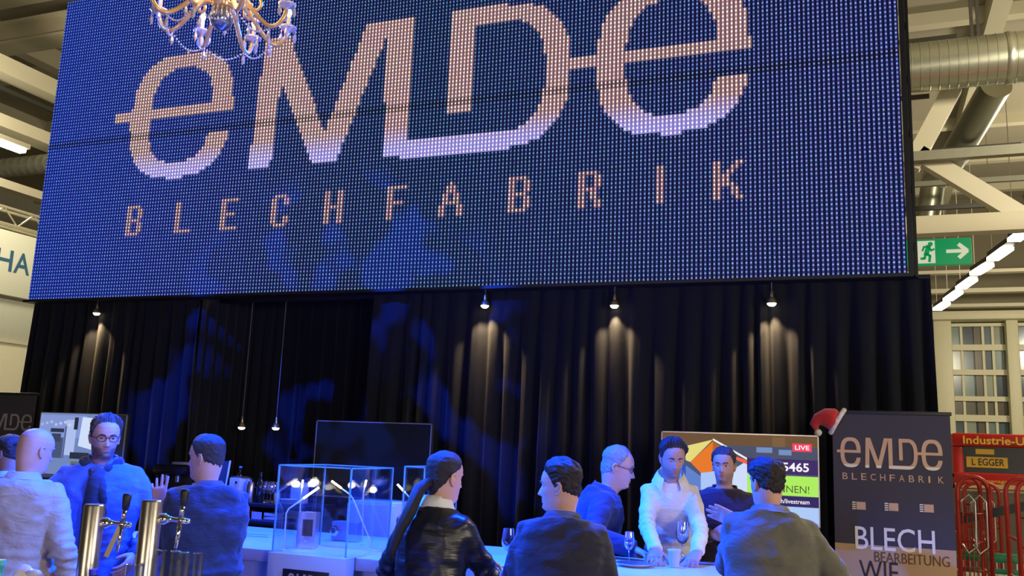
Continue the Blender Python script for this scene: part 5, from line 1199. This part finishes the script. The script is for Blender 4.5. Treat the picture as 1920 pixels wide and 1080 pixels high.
def fab(name, c, rough=.8, wr=.25, sheen=.2, sc=250, var=.12):
    m = mat(name, c, rough, 0, var, 9, wr, sc, spec=.3, sheen=sheen); t = m.node_tree; b = t.nodes['Principled BSDF']
    old = b.inputs['Normal'].links[0].from_node; tc = [n for n in t.nodes if n.type == 'TEX_COORD'][0]
    mp = t.nodes.new('ShaderNodeMapping'); mp.inputs['Scale'].default_value = (1, 1, 1.9); mp.inputs['Rotation'].default_value = (.3, .4, 0); n3 = t.nodes.new('ShaderNodeTexNoise'); n3.inputs['Scale'].default_value = 9; n3.inputs['Detail'].default_value = 3; n3.inputs['Distortion'].default_value = .6
    b2 = t.nodes.new('ShaderNodeBump'); b2.inputs['Strength'].default_value = .55; b2.inputs['Distance'].default_value = .03
    t.links.new(tc.outputs['Object'], mp.inputs[0]); t.links.new(mp.outputs[0], n3.inputs['Vector']); t.links.new(n3.outputs['Fac'], b2.inputs['Height']); t.links.new(b2.outputs[0], old.inputs['Normal'])
    return m
F_BEIGE = fab('beige_shirt', srgb(186, 170, 142)); F_LBLUE = fab('blue_shirt', srgb(84, 116, 214)); F_SUIT = fab('navy_suit', srgb(40, 46, 62)); F_LEATHER = mat('black_leather', srgb(26, 27, 30), .38, 0, .2, 14, .5, 5, spec=.55, stretch=(1.2, 1.2, 7))
F_BLAZER = fab('dark_blazer', srgb(38, 38, 52)); F_NAVY = fab('blue_jacket', srgb(36, 44, 74)); F_WSHIRT = fab('white_shirt', srgb(226, 218, 196)); F_SWEAT = fab('dark_sweater', srgb(40, 30, 44)); F_GREY = fab('olive_grey_jacket', srgb(98, 94, 80))
F_WCOL = fab('white_collar', srgb(226, 228, 230)); F_SCARF = fab('charcoal_scarf', srgb(44, 44, 54)); F_BLK = fab('black_fabric', srgb(22, 22, 26))
M_SPEC = mat('black_spectacle_frame', (.012, .012, .014), .3)
SKP = (.58, .36, .27); SKT = (.44, .27, .19)
# 1 bald man, back to us at the far left
person('bald man in a beige shirt seen from behind at the left', atd(76, 802, 4.85), 104, 3, 0, 82, 10, 0, .97, SKP, 'fair', ('bald', .006, (.20, .15, .11), .001), dict(name='shirt', mat=F_BEIGE, inflate=.022, wrinkle=.012, hem=.80), (.03, .035, .05), build=1.12, sh_w=1.08,
       arms={1: dict(local=(.30, .10, .90), hint=(.6, -.8, 0)), -1: dict(local=(-.30, .14, .92), hint=(-.6, -.8, 0))}, collar=[(F_BEIGE, 1.462, 1.508, .078, .072, 30, .006)])
# 2 man in blue shirt with glasses and scarf
def scarf(c):
    mb = MB(); n = 28
    mb.tube([c['pos'](.088 * math.sin(a), .086 * math.cos(a) + .004, 1.488 - .05 * max(0, math.cos(a)) ** 2) for a in np.linspace(0, 2 * PI, n)], [.030 + .005 * math.sin(i * 2.1) for i in range(n)], 12); so_ = mb.build('scarf', F_SCARF, c['root'], None, True)
    mb = MB(); mb.tube([c['pos'](-.01, .105, 1.45), c['pos'](.004, .150, 1.40), c['pos'](.016, .158, 1.28), c['pos'](.012, .158, 1.14), c['pos'](.02, .150, 1.00)], [.032, .040, .042, .044, .036], 12); mb.build('scarf_tail', F_SCARF, so_, None, True)
    mb = MB(); mb.tube([c['pos'](.03, .10, 1.455), c['pos'](-.012, .148, 1.405), c['pos'](-.045, .15, 1.30), c['pos'](-.05, .152, 1.22)], [.024, .036, .032, .026], 12); mb.build('scarf_tail', F_SCARF, so_, None, True)
person('bearded man with glasses, blue shirt and dark scarf facing us', atd(203, 776, 5.35), -52, 4, 0, -36, 8, 0, .96, SKP, 'ruddy', ('quiff', .018, (.06, .045, .035), .009), dict(name='shirt', mat=F_LBLUE, inflate=.020, wrinkle=.012, hem=.84), (.012, .014, .03), build=1.06, sh_w=1.08, beard=(.15, .085, .055), glasses=M_SPEC, extras=[scarf],
       arms={1: dict(local=(.26, .24, .96), hint=(.7, -.5, 0), pose=dict(curl=(.5, .55, .6, .6), thumb=.6)), -1: dict(local=(-.24, .20, 1.0), hint=(-.7, -.6, 0))}, collar=[(F_LBLUE, 1.462, 1.515, .080, .074, 25, .012)])
# 3 man in dark suit, raised hand
w3 = atd(300, 948, 4.95)
person('man in a dark navy suit with a raised hand seen from behind', atd(391, 814, 4.88), 146, 6, 0, 186, 4, 0, .97, SKP, 'fair2', ('short', .012, (.035, .028, .024), .003), dict(name='suit_jacket', mat=F_SUIT, inflate=.028, wrinkle=.010, hem=.74), build=.98, sh_w=.96,
       arms={-1: dict(wrist=w3, hint=(-.3, -.3, -1), hdir=(-.22, .05, 1), palm=(-.5, .8, 0), pose=dict(curl=(.12, .15, .35, .45), thumb=.1, spread=.16)), 1: dict(local=(.12, .36, 1.02), hint=(.2, -.8, -.6))}, collar=[(F_SUIT, 1.45, 1.492, .082, .074, 20, .012)])
# 4 woman with ponytail
def pony(c):
    H_, P_ = c['H'], c['pos']; a0 = H_((0, -.100, .075)); mb = MB()
    mb.tube([H_((0, -.075, .085)), H_((0, -.108, .075)), a0 + Vector((-.02, -.05, -.03)), P_(-.05, -.165, 1.45), P_(-.09, -.172, 1.36), P_(-.115, -.17, 1.27), P_(-.125, -.165, 1.20)], [.022, .024, .034, .032, .027, .020, .005], 14)
    for i, v in enumerate(mb.v): p = Vector(v); n_ = noise.noise(Vector((p.x * 70, p.y * 70, p.z * 8))); mb.v[i] = tuple(p + Vector((n_, n_, 0)) * .005)
    mb.build('ponytail', c['HM'], c['root'], None, True)
    mb = MB(); mb.tube([H_((.024 * math.cos(a), -.104 + .006 * math.sin(a), .076 + .024 * math.sin(a))) for a in np.linspace(0, 2 * PI, 16)], .005, 6); mb.build('hair_tie', F_BLK, c['root'], None, True)
w4 = atz(936, 1048, CZ + .06)
person('woman with a long dark ponytail and black leather jacket', atd(838, 846, 4.42), 84, 9, 0, 64, 6, 0, 1.0, SKP, 'fair3', ('long', .012, (.018, .014, .014), .003), dict(name='leather_jacket', mat=F_LEATHER, inflate=.010, wrinkle=.010, hem=.84), build=.96, sh_w=.93, female=True, extras=[pony],
       arms={1: dict(wrist=(w4[0] - .05, w4[1] - .16, CZ + .055), hint=(.8, -.5, -.5), hdir=(.5, .8, -.05), palm=(0, 0, -1), pose=dict(curl=(.35, .4, .5, .55), thumb=.4)), -1: dict(local=(-.20, .30, 1.06), hint=(-.7, -.6, -.4))}, collar=[(F_WCOL, 1.458, 1.522, .074, .066, 10, .012), (F_LEATHER, 1.448, 1.475, .086, .080, 30, .010)])
# 5 dark-haired man, dark blazer
person('dark-haired man in a dark blazer looking left, seen from behind', atd(1052, 859, 4.25), 101, 12, 0, 182, 4, 0, 1.0, SKP, 'fair4', ('short', .018, (.020, .015, .013), .008), dict(name='blazer', mat=F_BLAZER, inflate=.030, wrinkle=.009, hem=.74), build=.96, sh_w=.97, lid=.45,
       arms={1: dict(local=(.20, .28, 1.00), hint=(.35, -.8, -.4)), -1: dict(local=(-.20, .28, 1.00), hint=(-.35, -.8, -.4))}, collar=[(F_BLAZER, 1.45, 1.495, .084, .076, 20, .012)])
# 6 grey-haired man with glasses, leaning in from behind the counter
w6 = atz(1192, 1036, CZ + .05)
def lapel(c):
    for sx in (-1, 1):
        mb = MB(); pts = [(.05 * sx, .085, 1.475), (.085 * sx, .110, 1.44), (.10 * sx, .150, 1.36), (.085 * sx, .160, 1.34), (.035 * sx, .165, 1.16), (.055 * sx, .158, 1.30)]
        mb.poly([c['pos'](*q) for q in pts], .004, tuple(c['pos'](0, .2, 1.3) - c['pos'](0, .1, 1.3))); mb.build('lapel', F_NAVY, c['root'], None, False)
person('grey-haired man with glasses and blue jacket leaning over the counter', atd(1166, 836, 5.95), 18, 18, 0, 12, 14, 0, 1.06, SKP, 'fair5', ('receding', .011, (.26, .25, .24), .005), dict(name='jacket', mat=F_NAVY, inflate=.024, wrinkle=.007, hem=.76, open=[.02, .02, .02, .055, .07], under=F_WSHIRT), build=1.02, sh_w=1.0, glasses=M_SPEC, extras=[],
       arms={1: dict(wrist=(w6[0] - .02, w6[1] + .06, CZ + .065), hint=(.4, -.9, -.3), hdir=(.75, -.35, -.25), palm=(-.1, -.2, -1), pose=dict(curl=(.5, .55, .6, .6), thumb=.4)), -1: dict(local=(-.22, .30, 1.08), hint=(-.7, -.6, -.4))}, collar=[(F_WSHIRT, 1.462, 1.495, .072, .068, 22, .004), (F_NAVY, 1.45, 1.500, .084, .077, 40, .010)])
# 7 man in white shirt bending to the counter
wR = atz(1247, 1036, CZ + .05); wL = atz(1306, 1040, CZ + .05)
person('dark-haired man in a white shirt bending over the counter', atd(1264, 821, 5.72), -74, 15, 0, -64, 18, 0, .88, SKT, 'tan', ('quiff', .022, (.016, .013, .012), .008), dict(name='shirt', mat=F_WSHIRT, inflate=.006, wrinkle=.009, hem=.84), build=.76, sh_w=.80, arm_k=.80, lid=.62, beard=(.22, .135, .10),
       arms={1: dict(wrist=(wR[0] - .02, wR[1] - .16, CZ + .075), hint=(.5, -.9, -.3), hdir=(.12, -.9, -.3), palm=(0, .1, -1), pose=dict(curl=(.35, .4, .45, .5), thumb=.4)), -1: dict(wrist=(wL[0] + .02, wL[1] - .10, CZ + .07), hint=(-.5, -.9, -.3), hdir=(-.15, -.9, -.35), palm=(0, 0, -1), pose=dict(curl=(.35, .4, .45, .5), thumb=.3))}, collar=[(F_WSHIRT, 1.46, 1.522, .078, .074, 32, .014)])
# 8 man in dark sweater holding a glass
w8 = atd(1336, 1003, 5.70)
def held(c):
    pass
person('brown-haired man in a dark sweater facing us, holding a small glass', atd(1357, 838, 5.95), -84, 2, 0, -92, 4, 0, .87, SKT, 'tan2', ('short', .016, (.045, .030, .022), .008), dict(name='sweater', mat=F_SWEAT, inflate=.008, wrinkle=.006, hem=.84, top=1.475), build=.92, sh_w=.92, beard=(.28, .17, .12), lid=.45,
       arms={1: dict(wrist=w8, hint=(.8, -.3, -.6), hdir=(.9, -.35, .05), palm=(.3, .9, .1), pose=dict(curl=(.8, .85, .9, .9), thumb=.6)), -1: dict(local=(-.24, .16, 1.0), hint=(-.8, -.5, 0))}, collar=[(F_SWEAT, 1.455, 1.485, .078, .072, 3, .0)])
g8 = w8 + np.array([.105, -.035, -.075]); o = thing('shot_glass', 'small glass held by the man in the dark sweater', 'glass', tuple(g8)); MB().lathe([(.018, 0), (.024, .10), (.0228, .10), (.017, .014), (.0001, .014)], n=20).build('glass_wall', M_WG, o); MB().lathe([(.0001, .015), (.0170, .015), (.0195, .05), (.0001, .05)], n=18).build('drink', M_WINE, o)
# 9 man in olive grey jacket gesturing
w9 = atd(1392, 985, 4.45)
person('dark-haired man in an olive grey jacket gesturing with an open hand', atd(1437, 858, 4.15), 108, 15, 3, 132, 2, 0, .85, SKP, 'fair6', ('short', .018, (.016, .012, .010), .009), dict(name='jacket', mat=F_GREY, inflate=.026, wrinkle=.011, hem=.72), build=.88, sh_w=.90,
       arms={-1: dict(wrist=w9, hint=(-.3, -.2, -1), hdir=(-.93, .1, .42), palm=(-.2, -.85, -.5), pose=dict(curl=(.08, .06, .08, .12), thumb=.0, spread=.05), size=1.1), 1: dict(local=(.25, .20, .98), hint=(.6, -.7, 0))}, collar=[(F_GREY, 1.45, 1.495, .084, .076, 20, .012)])
# 10 far left: dark-capped person behind the bald man
def cap(c):
    H_ = c['H']; mb = MB(); mb.ball((0, 0, 0), .105, 14, (.84, 1.05, .72)); mb.v = [tuple(H_((q[0], q[1] - .006, max(q[2], -.005) + .165))) for q in mb.v]; co = mb.build('cap', F_BLK, c['root'], None, True)
    mb = MB(); mb.tube([H_((-.07, .07, .165)), H_((-.04, .135, .158)), H_((0, .155, .156)), H_((.04, .135, .158)), H_((.07, .07, .165))], .009, 8); mb.poly([H_(q) for q in ((-.07, .07, .165), (-.04, .135, .158), (0, .155, .156), (.04, .135, .158), (.07, .07, .165))], .006, (0, 0, 1)); mb.build('peak', F_BLK, co, None, True)
person('person in a dark cap at the left edge behind the bald man', atd(22, 815, 6.1), 176, 4, 0, 178, 6, 0, 1.0, SKP, 'fair7', ('short', .016, (.06, .045, .04)), dict(name='jacket', mat=F_BLK, inflate=.02, wrinkle=.007, hem=.78), extras=[cap], arms={}, collar=[(F_WCOL, 1.46, 1.51, .078, .072, 20, .01)])
